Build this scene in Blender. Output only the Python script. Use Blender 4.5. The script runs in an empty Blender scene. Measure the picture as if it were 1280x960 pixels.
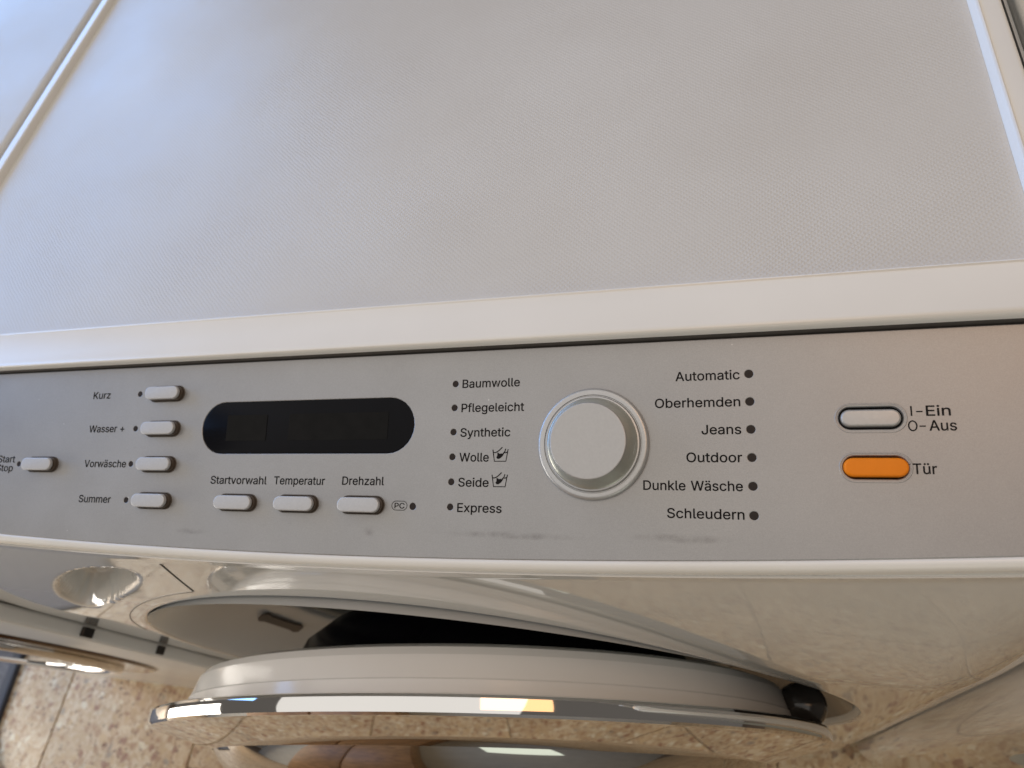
import bpy, bmesh, math, random
from mathutils import Vector, Matrix
R = math.radians
sc = bpy.context.scene
col = sc.collection
ZL = 0.85                      # height of the worktop above the floor

# ------------------------------------------------------------------ camera
cd = bpy.data.cameras.new('camera')
cam = bpy.data.objects.new('camera', cd); col.objects.link(cam)
cam.matrix_world = Matrix(((0.9522, 0.0321, 0.3039, 0.1781),
                           (0.1204, 0.8747, -0.4695, -0.1445),
                           (-0.2809, 0.4837, 0.8290, 0.224 + ZL),
                           (0, 0, 0, 1)))
cd.sensor_width = 36.0
cd.lens = 24.63
cd.clip_start = 0.01
cd.clip_end = 60
cd.dof.use_dof = True
cd.dof.focus_distance = 0.265
cd.dof.aperture_fstop = 14.0
sc.camera = cam

# ------------------------------------------------------------------ world, lamps, exposure
w = bpy.data.worlds.new('World'); sc.world = w; w.use_nodes = True
bgn = w.node_tree.nodes['Background']
bgn.inputs[0].default_value = (0.44, 0.40, 0.36, 1)
bgn.inputs[1].default_value = 0.26

def area(name, loc, target, sx, sy, power, color):
    l = bpy.data.lights.new(name, 'AREA'); l.shape = 'RECTANGLE'
    l.size = sx; l.size_y = sy; l.energy = power; l.color = color
    o = bpy.data.objects.new(name, l); col.objects.link(o)
    o.location = loc
    d = Vector(target) - Vector(loc)
    o.rotation_euler = d.to_track_quat('-Z', 'Y').to_euler()
    return o
area('window_light', (-2.1, 1.10, 1.50), (0.0, 0.1, 0.85), 2.4, 1.3, 40, (0.22, 0.48, 1.0))
area('balcony_door_light', (-2.5, -0.75, 0.75), (0.0, -0.3, 0.2), 1.1, 1.4, 28, (1.0, 0.94, 0.85))
area('ceiling_light', (-0.5, 0.15, 2.6), (-0.3, 0.15, 0.0), 3.2, 3.2, 26, (1.0, 0.965, 0.91))
area('warm_fill', (0.80, 0.05, 2.3), (0.35, 0.0, 0.8), 0.7, 0.7, 2.8, (1.0, 0.52, 0.22))  # added orange fill, tints the panel's right end; no lamp known there
area('garden_window_light', (0.75, -1.85, 1.45), (0.3, 0.0, 0.6), 0.7, 1.1, 3, (0.90, 1.0, 0.84))

vs = sc.view_settings
vs.view_transform = 'Standard'; vs.look = 'None'; vs.exposure = 0.03; vs.gamma = 1.0
vs.use_curve_mapping = False

# ------------------------------------------------------------------ materials
def new_mat(name):
    m = bpy.data.materials.new(name); m.use_nodes = True
    nt = m.node_tree
    return m, nt, nt.nodes['Principled BSDF']
def sset(b, **kw):
    al = dict(color='Base Color', rough='Roughness', metal='Metallic', ior='IOR', coat='Coat Weight', coatr='Coat Roughness', spec='Specular IOR Level')
    for k, v in kw.items():
        b.inputs[al[k]].default_value = (*v, 1) if isinstance(v, tuple) else v
def node(nt, t, **kw):
    n = nt.nodes.new(t)
    for k, v in kw.items(): setattr(n, k, v)
    return n
def plain(name, color, rough=0.4, grain=0.0, gscale=400, bump=0.0, **kw):
    """principled with a faint procedural variation of colour and an optional fine relief"""
    m, nt, b = new_mat(name)
    sset(b, color=color, rough=rough, **kw)
    geo = node(nt, 'ShaderNodeNewGeometry')
    if grain:
        nz = node(nt, 'ShaderNodeTexNoise'); nz.inputs['Scale'].default_value = gscale; nz.inputs['Detail'].default_value = 3
        nt.links.new(geo.outputs['Position'], nz.inputs['Vector'])
        mr = node(nt, 'ShaderNodeMapRange'); mr.inputs[1].default_value = 0.3; mr.inputs[2].default_value = 0.7
        mr.inputs[3].default_value = 1 - grain; mr.inputs[4].default_value = 1 + grain
        nt.links.new(nz.outputs[0], mr.inputs[0])
        mx = node(nt, 'ShaderNodeVectorMath', operation='SCALE'); mx.inputs[0].default_value = color
        nt.links.new(mr.outputs[0], mx.inputs['Scale']); nt.links.new(mx.outputs[0], b.inputs['Base Color'])
    if bump:
        nb = node(nt, 'ShaderNodeTexNoise'); nb.inputs['Scale'].default_value = gscale * 2; nb.inputs['Detail'].default_value = 2
        nt.links.new(geo.outputs['Position'], nb.inputs['Vector'])
        bp = node(nt, 'ShaderNodeBump'); bp.inputs['Strength'].default_value = bump; bp.inputs['Distance'].default_value = 0.0004
        nt.links.new(nb.outputs[0], bp.inputs['Height']); nt.links.new(bp.outputs[0], b.inputs['Normal'])
    return m

M_enamel = plain('white_enamel', (0.68, 0.67, 0.645), 0.06, 0.02, 12, ior=1.8, coat=1.0, coatr=0.03)
M_dish = plain('white_enamel_dish', (0.70, 0.71, 0.70), 0.20, 0.03, 12)
M_plastic = plain('white_plastic', (0.86, 0.845, 0.81), 0.28, 0.02, 25)
M_plug = plain('white_door_plastic', (0.86, 0.85, 0.83), 0.14, 0.015, 20)
M_chrome = plain('chrome', (0.80, 0.79, 0.78), 0.035, 0.02, 8, metal=1.0)
M_mirror = plain('mirror_glass', (0.52, 0.50, 0.48), 0.05, 0.02, 8, metal=1.0)
M_button = plain('silver_button', (0.55, 0.555, 0.57), 0.42, 0.03, 900, bump=0.05, metal=0.25)
M_knob = plain('silver_knob', (0.52, 0.52, 0.52), 0.36, 0.03, 900, bump=0.05, metal=0.55)
M_cap = plain('silver_cap', (0.48, 0.475, 0.47), 0.40, 0.03, 900, bump=0.05, metal=0.45)
M_skirt = plain('grey_knob_skirt', (0.52, 0.53, 0.48), 0.32, 0.03, 900, metal=0.6)
M_hinge_shade = plain('dark_hinge_and_shade', (0.045, 0.040, 0.036), 0.14, 0.05, 80)  # hinge metal, also the painted shade patch in the dish
M_gap_shade = plain('dark_grey_gap_shade', (0.10, 0.09, 0.082), 0.5, 0.1, 200)  # stands for the shade in the gap below the worktop trim
M_plate = plain('bronze_mirror_plate', (0.15, 0.115, 0.095), 0.08, 0.03, 10, metal=1.0)
M_stem = plain('brown_grey_stem', (0.085, 0.062, 0.045), 0.35, 0.05, 300)
M_pale = plain('pale_grey_enamel', (0.74, 0.76, 0.77), 0.16, 0.02, 12)
M_darkglass = plain('dark_door_glass', (0.012, 0.011, 0.011), 0.05, 0.1, 20)
M_orange = plain('orange_plastic', (0.90, 0.25, 0.006), 0.42, 0.02, 300, spec=0.25)
M_collar = plain('grey_collar', (0.13, 0.105, 0.085), 0.4, 0.03, 300)
M_dark = plain('dark_recess', (0.012, 0.011, 0.011), 0.5, 0.1, 200)
M_print = plain('black_print', (0.010, 0.009, 0.009), 0.6, 0.05, 300, spec=0.12)
M_led = plain('dark_lens', (0.026, 0.018, 0.015), 0.35, 0.1, 800, spec=0.2)
M_glass = plain('black_glass', (0.004, 0.004, 0.006), 0.2, 0.1, 60, spec=0.10)
M_window = plain('display_window', (0.0065, 0.006, 0.006), 0.2, 0.25, 160, spec=0.10)
M_rubber = plain('grey_rubber', (0.36, 0.37, 0.34), 0.55, 0.1, 80)
M_steel = plain('drum_steel', (0.35, 0.35, 0.36), 0.35, 0.05, 60, metal=0.9)
M_blackp = plain('black_plastic', (0.015, 0.015, 0.017), 0.3, 0.1, 80)
M_grout = plain('grout', (0.24, 0.18, 0.13), 0.8, 0.15, 120)
M_matedge = plain('mat_binding', (0.030, 0.032, 0.040), 0.6, 0.1, 200, bump=0.4)

def decor_mat():
    m, nt, b = new_mat('embossed_worktop')
    sset(b, color=(0.68, 0.665, 0.64), rough=0.36)
    geo = node(nt, 'ShaderNodeNewGeometry')
    mp = node(nt, 'ShaderNodeMapping'); mp.inputs['Rotation'].default_value = (0, 0, R(43)); mp.inputs['Scale'].default_value = (1, 1, 0)
    nt.links.new(geo.outputs['Position'], mp.inputs['Vector'])
    # slight wobble of the embossed weave
    wz = node(nt, 'ShaderNodeTexNoise'); wz.inputs['Scale'].default_value = 90
    nt.links.new(mp.outputs[0], wz.inputs['Vector'])
    wsub = node(nt, 'ShaderNodeVectorMath', operation='SUBTRACT'); wsub.inputs[1].default_value = (0.5, 0.5, 0.5)
    nt.links.new(wz.outputs['Color'], wsub.inputs[0])
    wsc = node(nt, 'ShaderNodeVectorMath', operation='SCALE'); wsc.inputs['Scale'].default_value = 0.0026
    nt.links.new(wsub.outputs[0], wsc.inputs[0])
    wad = node(nt, 'ShaderNodeVectorMath', operation='ADD')
    nt.links.new(mp.outputs[0], wad.inputs[0]); nt.links.new(wsc.outputs[0], wad.inputs[1])
    sep = node(nt, 'ShaderNodeSeparateXYZ'); nt.links.new(wad.outputs[0], sep.inputs[0])
    prod = []
    for i, f in ((0, 2 * math.pi / 0.00155), (1, 2 * math.pi / 0.00165)):
        mu = node(nt, 'ShaderNodeMath', operation='MULTIPLY'); mu.inputs[1].default_value = f
        nt.links.new(sep.outputs[i], mu.inputs[0])
        s = node(nt, 'ShaderNodeMath', operation='SINE'); nt.links.new(mu.outputs[0], s.inputs[0]); prod.append(s)
    ad = node(nt, 'ShaderNodeMath', operation='SMOOTH_MIN'); ad.inputs[2].default_value = 0.5
    nt.links.new(prod[0].outputs[0], ad.inputs[0]); nt.links.new(prod[1].outputs[0], ad.inputs[1])
    nz = node(nt, 'ShaderNodeTexNoise'); nz.inputs['Scale'].default_value = 420; nz.inputs['Detail'].default_value = 4
    nt.links.new(geo.outputs['Position'], nz.inputs['Vector'])
    nm = node(nt, 'ShaderNodeMath', operation='MULTIPLY_ADD'); nm.inputs[1].default_value = 1.8
    nt.links.new(nz.outputs[0], nm.inputs[0]); nt.links.new(ad.outputs[0], nm.inputs[2])
    bp = node(nt, 'ShaderNodeBump'); bp.inputs['Strength'].default_value = 0.36; bp.inputs['Distance'].default_value = 0.00008
    nt.links.new(nm.outputs[0], bp.inputs['Height']); nt.links.new(bp.outputs[0], b.inputs['Normal'])
    mo = node(nt, 'ShaderNodeTexNoise'); mo.inputs['Scale'].default_value = 14; mo.inputs['Detail'].default_value = 4
    nt.links.new(geo.outputs['Position'], mo.inputs['Vector'])
    ms = node(nt, 'ShaderNodeMapRange'); ms.inputs[1].default_value = 0.32; ms.inputs[2].default_value = 0.7; ms.inputs[3].default_value = 0.28; ms.inputs[4].default_value = 0.7
    nt.links.new(mo.outputs[0], ms.inputs[0]); nt.links.new(ms.outputs[0], bp.inputs['Strength'])
    rm = node(nt, 'ShaderNodeMapRange'); rm.inputs[1].default_value = 0.3; rm.inputs[2].default_value = 0.7; rm.inputs[3].default_value = 0.33; rm.inputs[4].default_value = 0.42
    nt.links.new(mo.outputs[0], rm.inputs[0]); nt.links.new(rm.outputs[0], b.inputs['Roughness'])
    # faint yellowed, slightly dirty blotches
    n2 = node(nt, 'ShaderNodeTexNoise'); n2.inputs['Scale'].default_value = 9; n2.inputs['Detail'].default_value = 6
    nt.links.new(geo.outputs['Position'], n2.inputs['Vector'])
    cr = node(nt, 'ShaderNodeValToRGB')
    cr.color_ramp.elements[0].position = 0.3; cr.color_ramp.elements[0].color = (0.63, 0.61, 0.575, 1)
    cr.color_ramp.elements[1].position = 0.7; cr.color_ramp.elements[1].color = (0.69, 0.68, 0.655, 1)
    nt.links.new(n2.outputs[0], cr.inputs[0]); nt.links.new(cr.outputs[0], b.inputs['Base Color'])
    return m
M_decor = decor_mat()

def panel_mat():
    m, nt, b = new_mat('silver_panel_paint')
    sset(b, rough=0.40, metal=0.55)
    geo = node(nt, 'ShaderNodeNewGeometry')
    fl = node(nt, 'ShaderNodeTexNoise'); fl.inputs['Scale'].default_value = 2600; fl.inputs['Detail'].default_value = 2
    big = node(nt, 'ShaderNodeTexNoise'); big.inputs['Scale'].default_value = 28; big.inputs['Detail'].default_value = 6; big.inputs['Roughness'].default_value = 0.65
    vo = node(nt, 'ShaderNodeTexVoronoi'); vo.inputs['Scale'].default_value = 95; vo.inputs['Randomness'].default_value = 1.0
    for n in (fl, big, vo): nt.links.new(geo.outputs['Position'], n.inputs['Vector'])
    cr = node(nt, 'ShaderNodeValToRGB')
    cr.color_ramp.elements[0].position = 0.28; cr.color_ramp.elements[0].color = (0.355, 0.350, 0.350, 1)
    cr.color_ramp.elements[1].position = 0.72; cr.color_ramp.elements[1].color = (0.400, 0.396, 0.396, 1)
    nt.links.new(big.outputs[0], cr.inputs[0])
    mr = node(nt, 'ShaderNodeMapRange'); mr.inputs[1].default_value = 0.3; mr.inputs[2].default_value = 0.7
    mr.inputs[3].default_value = 0.93; mr.inputs[4].default_value = 1.07
    nt.links.new(fl.outputs[0], mr.inputs[0])
    sc1 = node(nt, 'ShaderNodeVectorMath', operation='SCALE')
    nt.links.new(cr.outputs[0], sc1.inputs[0]); nt.links.new(mr.outputs[0], sc1.inputs['Scale'])
    # pale dust specks
    lt = node(nt, 'ShaderNodeMath', operation='LESS_THAN'); lt.inputs[1].default_value = 0.035
    nt.links.new(vo.outputs['Distance'], lt.inputs[0])
    sp = node(nt, 'ShaderNodeSeparateColor'); nt.links.new(vo.outputs['Color'], sp.inputs[0])
    gt = node(nt, 'ShaderNodeMath', operation='GREATER_THAN'); gt.inputs[1].default_value = 0.72
    nt.links.new(sp.outputs[0], gt.inputs[0])
    an = node(nt, 'ShaderNodeMath', operation='MULTIPLY'); nt.links.new(lt.outputs[0], an.inputs[0]); nt.links.new(gt.outputs[0], an.inputs[1])
    an2 = node(nt, 'ShaderNodeMath', operation='MULTIPLY'); an2.inputs[1].default_value = 0.35; nt.links.new(an.outputs[0], an2.inputs[0])
    mx = node(nt, 'ShaderNodeMix', data_type='RGBA'); mx.inputs[7].default_value = (0.8, 0.8, 0.78, 1)
    nt.links.new(an2.outputs[0], mx.inputs[0]); nt.links.new(sc1.outputs[0], mx.inputs[6])
    nt.links.new(mx.outputs[2], b.inputs['Base Color'])
    rr = node(nt, 'ShaderNodeMapRange'); rr.inputs[3].default_value = 0.36; rr.inputs[4].default_value = 0.48
    nt.links.new(big.outputs[0], rr.inputs[0]); nt.links.new(rr.outputs[0], b.inputs['Roughness'])
    bp = node(nt, 'ShaderNodeBump'); bp.inputs['Strength'].default_value = 0.06; bp.inputs['Distance'].default_value = 0.0002
    nt.links.new(fl.outputs[0], bp.inputs['Height']); nt.links.new(bp.outputs[0], b.inputs['Normal'])
    return m
M_panel = panel_mat()

def smudge_mat():
    m, nt, b = new_mat('grey_smudge')
    sset(b, color=(0.20, 0.18, 0.165), rough=0.6)
    geo = node(nt, 'ShaderNodeTexCoord')
    nz = node(nt, 'ShaderNodeTexNoise'); nz.inputs['Scale'].default_value = 160; nz.inputs['Detail'].default_value = 4
    nt.links.new(geo.outputs['Object'], nz.inputs['Vector'])
    mr = node(nt, 'ShaderNodeMapRange'); mr.inputs[1].default_value = 0.35; mr.inputs[2].default_value = 0.75
    mr.inputs[3].default_value = 0.0; mr.inputs[4].default_value = 0.28
    nt.links.new(nz.outputs[0], mr.inputs[0])
    g = node(nt, 'ShaderNodeVectorMath', operation='MULTIPLY_ADD')
    g.inputs[1].default_value = (2, 2, 0); g.inputs[2].default_value = (-1, -1, 0)
    nt.links.new(geo.outputs['Generated'], g.inputs[0])
    ln = node(nt, 'ShaderNodeVectorMath', operation='LENGTH'); nt.links.new(g.outputs[0], ln.inputs[0])
    fo = node(nt, 'ShaderNodeMapRange'); fo.inputs[1].default_value = 0.3; fo.inputs[2].default_value = 1.0; fo.inputs[3].default_value = 1; fo.inputs[4].default_value = 0
    nt.links.new(ln.outputs['Value'], fo.inputs[0])
    mu = node(nt, 'ShaderNodeMath', operation='MULTIPLY'); nt.links.new(mr.outputs[0], mu.inputs[0]); nt.links.new(fo.outputs[0], mu.inputs[1])
    nt.links.new(mu.outputs[0], b.inputs['Alpha'])
    return m
M_smudge = smudge_mat()

def terrazzo_mat():
    m, nt, b = new_mat('terrazzo')
    sset(b, rough=0.32)
    geo = node(nt, 'ShaderNodeNewGeometry'); oi = node(nt, 'ShaderNodeObjectInfo')
    off = node(nt, 'ShaderNodeVectorMath', operation='SCALE'); off.inputs[0].default_value = (3.1, 7.3, 1.7)
    nt.links.new(oi.outputs['Random'], off.inputs['Scale'])
    ad = node(nt, 'ShaderNodeVectorMath', operation='ADD'); nt.links.new(geo.outputs['Position'], ad.inputs[0]); nt.links.new(off.outputs[0], ad.inputs[1])
    wn = node(nt, 'ShaderNodeTexNoise'); wn.inputs['Scale'].default_value = 70; wn.inputs['Detail'].default_value = 3
    nt.links.new(ad.outputs[0], wn.inputs['Vector'])
    ws = node(nt, 'ShaderNodeVectorMath', operation='SCALE'); ws.inputs['Scale'].default_value = 0.016
    nt.links.new(wn.outputs['Color'], ws.inputs[0])
    a2 = node(nt, 'ShaderNodeVectorMath', operation='ADD'); nt.links.new(ad.outputs[0], a2.inputs[0]); nt.links.new(ws.outputs[0], a2.inputs[1])
    def chips(scale, stops):
        v = node(nt, 'ShaderNodeTexVoronoi'); v.inputs['Scale'].default_value = scale
        nt.links.new(a2.outputs[0], v.inputs['Vector'])
        s = node(nt, 'ShaderNodeSeparateColor'); nt.links.new(v.outputs['Color'], s.inputs[0])
        c = node(nt, 'ShaderNodeValToRGB'); c.color_ramp.interpolation = 'CONSTANT'
        while len(c.color_ramp.elements) > 1: c.color_ramp.elements.remove(c.color_ramp.elements[0])
        c.color_ramp.elements[0].position = 0; c.color_ramp.elements[0].color = (*stops[0][1], 1)
        for p, q in stops[1:]:
            e = c.color_ramp.elements.new(p); e.color = (*q, 1)
        nt.links.new(s.outputs[0], c.inputs[0])
        return v, s, c
    v1, s1, c1 = chips(86, [(0, (0.524, 0.367, 0.205)), (0.22, (0.590, 0.441, 0.269)), (0.42, (0.403, 0.240, 0.124)), (0.56, (0.656, 0.525, 0.348)),
                           (0.72, (0.293, 0.135, 0.071)), (0.80, (0.557, 0.388, 0.205)), (0.92, (0.304, 0.240, 0.170)), (0.95, (0.743, 0.651, 0.466))])
    v2, s2, c2 = chips(230, [(0, (0.535, 0.378, 0.214)), (0.35, (0.601, 0.451, 0.276)), (0.62, (0.392, 0.231, 0.124)), (0.80, (0.656, 0.537, 0.357)), (0.94, (0.140, 0.060, 0.030))])
    # chips stand out where the big cell is near its centre, finer matrix fills between
    mr = node(nt, 'ShaderNodeMapRange'); mr.inputs[1].default_value = 0.42; mr.inputs[2].default_value = 0.50; mr.inputs[3].default_value = 0.85; mr.inputs[4].default_value = 0.25
    nt.links.new(v1.outputs['Distance'], mr.inputs[0])
    mx = node(nt, 'ShaderNodeMix', data_type='RGBA')
    nt.links.new(mr.outputs[0], mx.inputs[0]); nt.links.new(c2.outputs[0], mx.inputs[6]); nt.links.new(c1.outputs[0], mx.inputs[7])
    n3 = node(nt, 'ShaderNodeTexNoise'); n3.inputs['Scale'].default_value = 7; n3.inputs['Detail'].default_value = 5
    nt.links.new(ad.outputs[0], n3.inputs['Vector'])
    m3 = node(nt, 'ShaderNodeMapRange'); m3.inputs[1].default_value = 0.3; m3.inputs[2].default_value = 0.7; m3.inputs[3].default_value = 0.82; m3.inputs[4].default_value = 1.08
    nt.links.new(n3.outputs[0], m3.inputs[0])
    s3 = node(nt, 'ShaderNodeVectorMath', operation='SCALE'); nt.links.new(mx.outputs[2], s3.inputs[0]); nt.links.new(m3.outputs[0], s3.inputs['Scale'])
    nt.links.new(s3.outputs[0], b.inputs['Base Color'])
    rr = node(nt, 'ShaderNodeMapRange'); rr.inputs[3].default_value = 0.25; rr.inputs[4].default_value = 0.5
    nt.links.new(s2.outputs[1], rr.inputs[0]); nt.links.new(rr.outputs[0], b.inputs['Roughness'])
    return m
M_terrazzo = terrazzo_mat()

def weave_mat():
    m, nt, b = new_mat('woven_grey')
    sset(b, rough=0.9)
    geo = node(nt, 'ShaderNodeNewGeometry')
    wv = node(nt, 'ShaderNodeTexNoise'); wv.inputs['Scale'].default_value = 260; wv.inputs['Detail'].default_value = 3
    nt.links.new(geo.outputs['Position'], wv.inputs['Vector'])
    cr = node(nt, 'ShaderNodeValToRGB'); cr.color_ramp.elements[0].position = 0.35; cr.color_ramp.elements[0].color = (0.09, 0.088, 0.09, 1)
    cr.color_ramp.elements[1].position = 0.65; cr.color_ramp.elements[1].color = (0.20, 0.19, 0.19, 1)
    nt.links.new(wv.outputs[0], cr.inputs[0]); nt.links.new(cr.outputs[0], b.inputs['Base Color'])
    bp = node(nt, 'ShaderNodeBump'); bp.inputs['Distance'].default_value = 0.003; nt.links.new(wv.outputs[0], bp.inputs['Height']); nt.links.new(bp.outputs[0], b.inputs['Normal'])
    return m
M_weave = weave_mat()

# ------------------------------------------------------------------ object helpers
def tag(o, label=None, cat=None, group=None, kind=None):
    if label: o['label'] = label
    if cat: o['category'] = cat
    if group: o['group'] = group
    if kind: o['kind'] = kind
    return o
def empty(name, loc):
    o = bpy.data.objects.new(name, None); col.objects.link(o); o.location = loc
    o.empty_display_size = 0.05
    return o
def shade(me, angle=35):
    for p in me.polygons: p.use_smooth = True
    try: me.set_sharp_from_angle(angle=R(angle))
    except Exception: pass
def link(name, me, mat, parent=None, loc=(0, 0, 0), rot=None):
    if mat and not me.materials: me.materials.append(mat)
    o = bpy.data.objects.new(name, me); col.objects.link(o)
    o.location = loc
    if rot: o.rotation_euler = rot
    if parent: o.parent = parent
    return o
WORLD = {}                      # world location of unrotated parents
def orient(me, face):
    if face and sum((Vector(p.normal) * p.area for p in me.polygons), Vector()).dot(Vector(face)) < 0: me.flip_normals()
def mesh_world(name, verts, faces, mat, parent=None, angle=35, face=None):
    """mesh given in world coordinates, its origin at the middle of its bounds, under an unrotated parent"""
    lo = [min(v[i] for v in verts) for i in range(3)]; hi = [max(v[i] for v in verts) for i in range(3)]
    c = Vector([(a + b) / 2 for a, b in zip(lo, hi)])
    me = bpy.data.meshes.new(name)
    me.from_pydata([tuple(Vector(v) - c) for v in verts], [], faces); me.update()
    bm = bmesh.new(); bm.from_mesh(me); bmesh.ops.recalc_face_normals(bm, faces=bm.faces); bm.to_mesh(me); bm.free()
    orient(me, face); shade(me, angle)
    base = WORLD.get(parent.name, Vector((0, 0, 0))) if parent else Vector((0, 0, 0))
    o = link(name, me, mat, parent, c - base)
    WORLD[o.name] = c
    return o
def loft(loops, closed=True, cap0=False, cap1=False):
    V, F = [], []
    n = len(loops[0])
    for L in loops: V += [tuple(p) for p in L]
    for i in range(len(loops) - 1):
        for j in range(n if closed else n - 1):
            k = (j + 1) % n
            F.append((i * n + j, i * n + k, (i + 1) * n + k, (i + 1) * n + j))
    if cap0: F.append(tuple(range(n)))
    if cap1: F.append(tuple(range((len(loops) - 1) * n, len(loops) * n)))
    return V, F
def rbox(x0, x1, y0, y1, z0, z1, r=0.003, seg=3):
    bm = bmesh.new(); bmesh.ops.create_cube(bm, size=1)
    for v in bm.verts:
        v.co = Vector((x0 + (v.co.x + .5) * (x1 - x0), y0 + (v.co.y + .5) * (y1 - y0), z0 + (v.co.z + .5) * (z1 - z0)))
    if r: bmesh.ops.bevel(bm, geom=bm.edges[:], offset=r, segments=seg, profile=0.5, affect='EDGES')
    bm.verts.ensure_lookup_table(); bm.verts.index_update()
    V = [tuple(v.co) for v in bm.verts]; F = [tuple(v.index for v in f.verts) for f in bm.faces]
    bm.free(); return V, F
def stadium(a, r, z, n=12):
    P = []
    for i in range(n + 1):
        t = -math.pi / 2 + math.pi * i / n; P.append((a + r * math.cos(t), r * math.sin(t), z))
    for i in range(n + 1):
        t = math.pi / 2 + math.pi * i / n; P.append((-a + r * math.cos(t), r * math.sin(t), z))
    return P
def local_mesh(name, V, F, angle=35, face=None):
    me = bpy.data.meshes.new(name); me.from_pydata([tuple(v) for v in V], [], F); me.update()
    bm = bmesh.new(); bm.from_mesh(me); bmesh.ops.recalc_face_normals(bm, faces=bm.faces); bm.to_mesh(me); bm.free()
    orient(me, face); shade(me, angle); return me
def lathe(profile, n=96, axis='Z'):
    """profile (r, h); axis Z: h up; axis Y: h towards -y (out of the machine front)"""
    loops, caps = [], []
    for r, h in profile:
        r = max(r, 1e-5)
        L = []
        for i in range(n):
            t = 2 * math.pi * i / n
            L.append((r * math.cos(t), r * math.sin(t), h) if axis == 'Z' else (r * math.cos(t), -h, r * math.sin(t)))
        loops.append(L)
    return loft(loops)

# ------------------------------------------------------------------ the floor
floor = mesh_world('floor', [(-4, -4, -.004), (4, -4, -.004), (4, 3, -.004), (-4, 3, -.004)], [(0, 1, 2, 3)], M_grout)
tag(floor, kind='structure')
PT = 0.296; G = 0.0020
V, F = rbox(-PT / 2 + G / 2, PT / 2 - G / 2, -PT / 2 + G / 2, PT / 2 - G / 2, -.012, 0, 0.0012, 1)
tile_me = local_mesh('floor_tile', V, F)
tile_me.materials.append(M_terrazzo)
rnd = random.Random(3)
for i in range(-9, 6):
    for j in range(-7, 2):
        o = link('floor_tile', tile_me, None, floor,
                 Vector((0.214 + PT * (i + .5), -0.218 + PT * (j + .5 + (.5 if i <= -4 else 0)), rnd.uniform(-.0004, 0))) - WORLD[floor.name])

# ------------------------------------------------------------------ the washing machine
HW = 0.2975
wm = empty('washing_machine', (0, 0.2, 0)); WORLD[wm.name] = Vector((0, 0.2, 0))
tag(wm, 'white washing machine with silver control panel, orange button and ajar chrome-rimmed door', 'washing machine')

def yb(x): return -0.0798 + 0.115 * (x + .02) ** 2          # plan curve of the panel's lower edge
def ytop(x): return yb(x) - 0.0043
def sm(t): t = max(0, min(1, t)); return t * t * (3 - 2 * t)
HC = (0.0, -0.316); HR = 0.2457                             # door opening
def yfront(x, z):
    base = -0.0945
    if x > 0.25: base += 0.017 * ((x - .25) / .0475) ** 2.2
    if x < -0.28: base += 0.004 * ((-.28 - x) / .0175) ** 2
    yt = ytop(x)
    if z > -0.037: y = yt - .0004 * (-.033 - z) / .004
    else:
        w = (-.037 - z) / .13; w = 1 - (1 - max(0, min(1, w))) ** 2
        y = (1 - w) * (yt - .0004) + w * base
    # scooped grip of the detergent drawer, along the arc of the door ring
    dx, dz = x - HC[0], z - HC[1]
    th = math.degrees(math.atan2(dz, dx)); rr = math.hypot(dx, dz)
    s = ((th - 125) / 13.0) ** 2 + ((rr - .2835) / .0155) ** 2
    if s < 1: y += 0.017 * sm((1 - s) * 1.7)
    return y
# cabinet sides and back
parts = [rbox(-HW, -HW + .0012, -.07, .52, .02, ZL - .012, 0), rbox(HW - .0012, HW, -.07, .52, .02, ZL - .012, 0), rbox(-HW + .0014, HW - .0014, .515, .5162, .02, ZL - .012, 0),
         rbox(-HW + .0014, HW - .0014, -.05, .51, .02, .022, 0)]
V, F = [], []
for v, f in parts:
    o = len(V); V += v; F += [tuple(a + o for a in q) for q in f]
mesh_world('cabinet', V, F, M_enamel, wm)
for sx in (-1, 1):
    for y in (-.03, .46):
        VV, FF = lathe([(0, 0), (.022, 0), (.022, .006), (.012, .008), (.012, .019)], 24)
        mesh_world('foot', [(a + sx * .25, b + y, c) for a, b, c in VV], FF, M_blackp, wm)
# front panel: polar grid from the opening to the outer edge
th_list = sorted(set([2 * math.pi * i / 720 for i in range(720)]))
x0, x1, z0, z1 = -HW, HW, -ZL + .012, -.033
def border(t):
    c, s = math.cos(t), math.sin(t); k = 1e9
    if c > 1e-9: k = min(k, (x1 - HC[0]) / c)
    if c < -1e-9: k = min(k, (x0 - HC[0]) / c)
    if s > 1e-9: k = min(k, (z1 - HC[1]) / s)
    if s < -1e-9: k = min(k, (z0 - HC[1]) / s)
    return k
for cx, cz in ((x0, z0), (x1, z0), (x0, z1), (x1, z1)):
    th_list.append(math.atan2(cz - HC[1], cx - HC[0]) % (2 * math.pi))
th_list = sorted(th_list)
ts = [0, .004, .012, .025, .045] + [.045 + .955 * i / 56 for i in range(1, 57)]
loops = []
for t in ts:
    L = []
    for a in th_list:
        r = HR + (border(a) - HR) * t
        x, z = HC[0] + r * math.cos(a), HC[1] + r * math.sin(a)
        y = yfront(x, z)
        if t < .02: y += .0012 * (1 - t / .02) ** 2
        L.append((x, y, z + ZL))
    loops.append(L)
# turned-in outer edge
L = [(x, y + .012, z) for x, y, z in loops[-1]]; loops.append(L)
V, F = loft(loops)
front = mesh_world('front_panel', V, F, M_enamel, wm, 50, (0, -1, 0))
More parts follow.
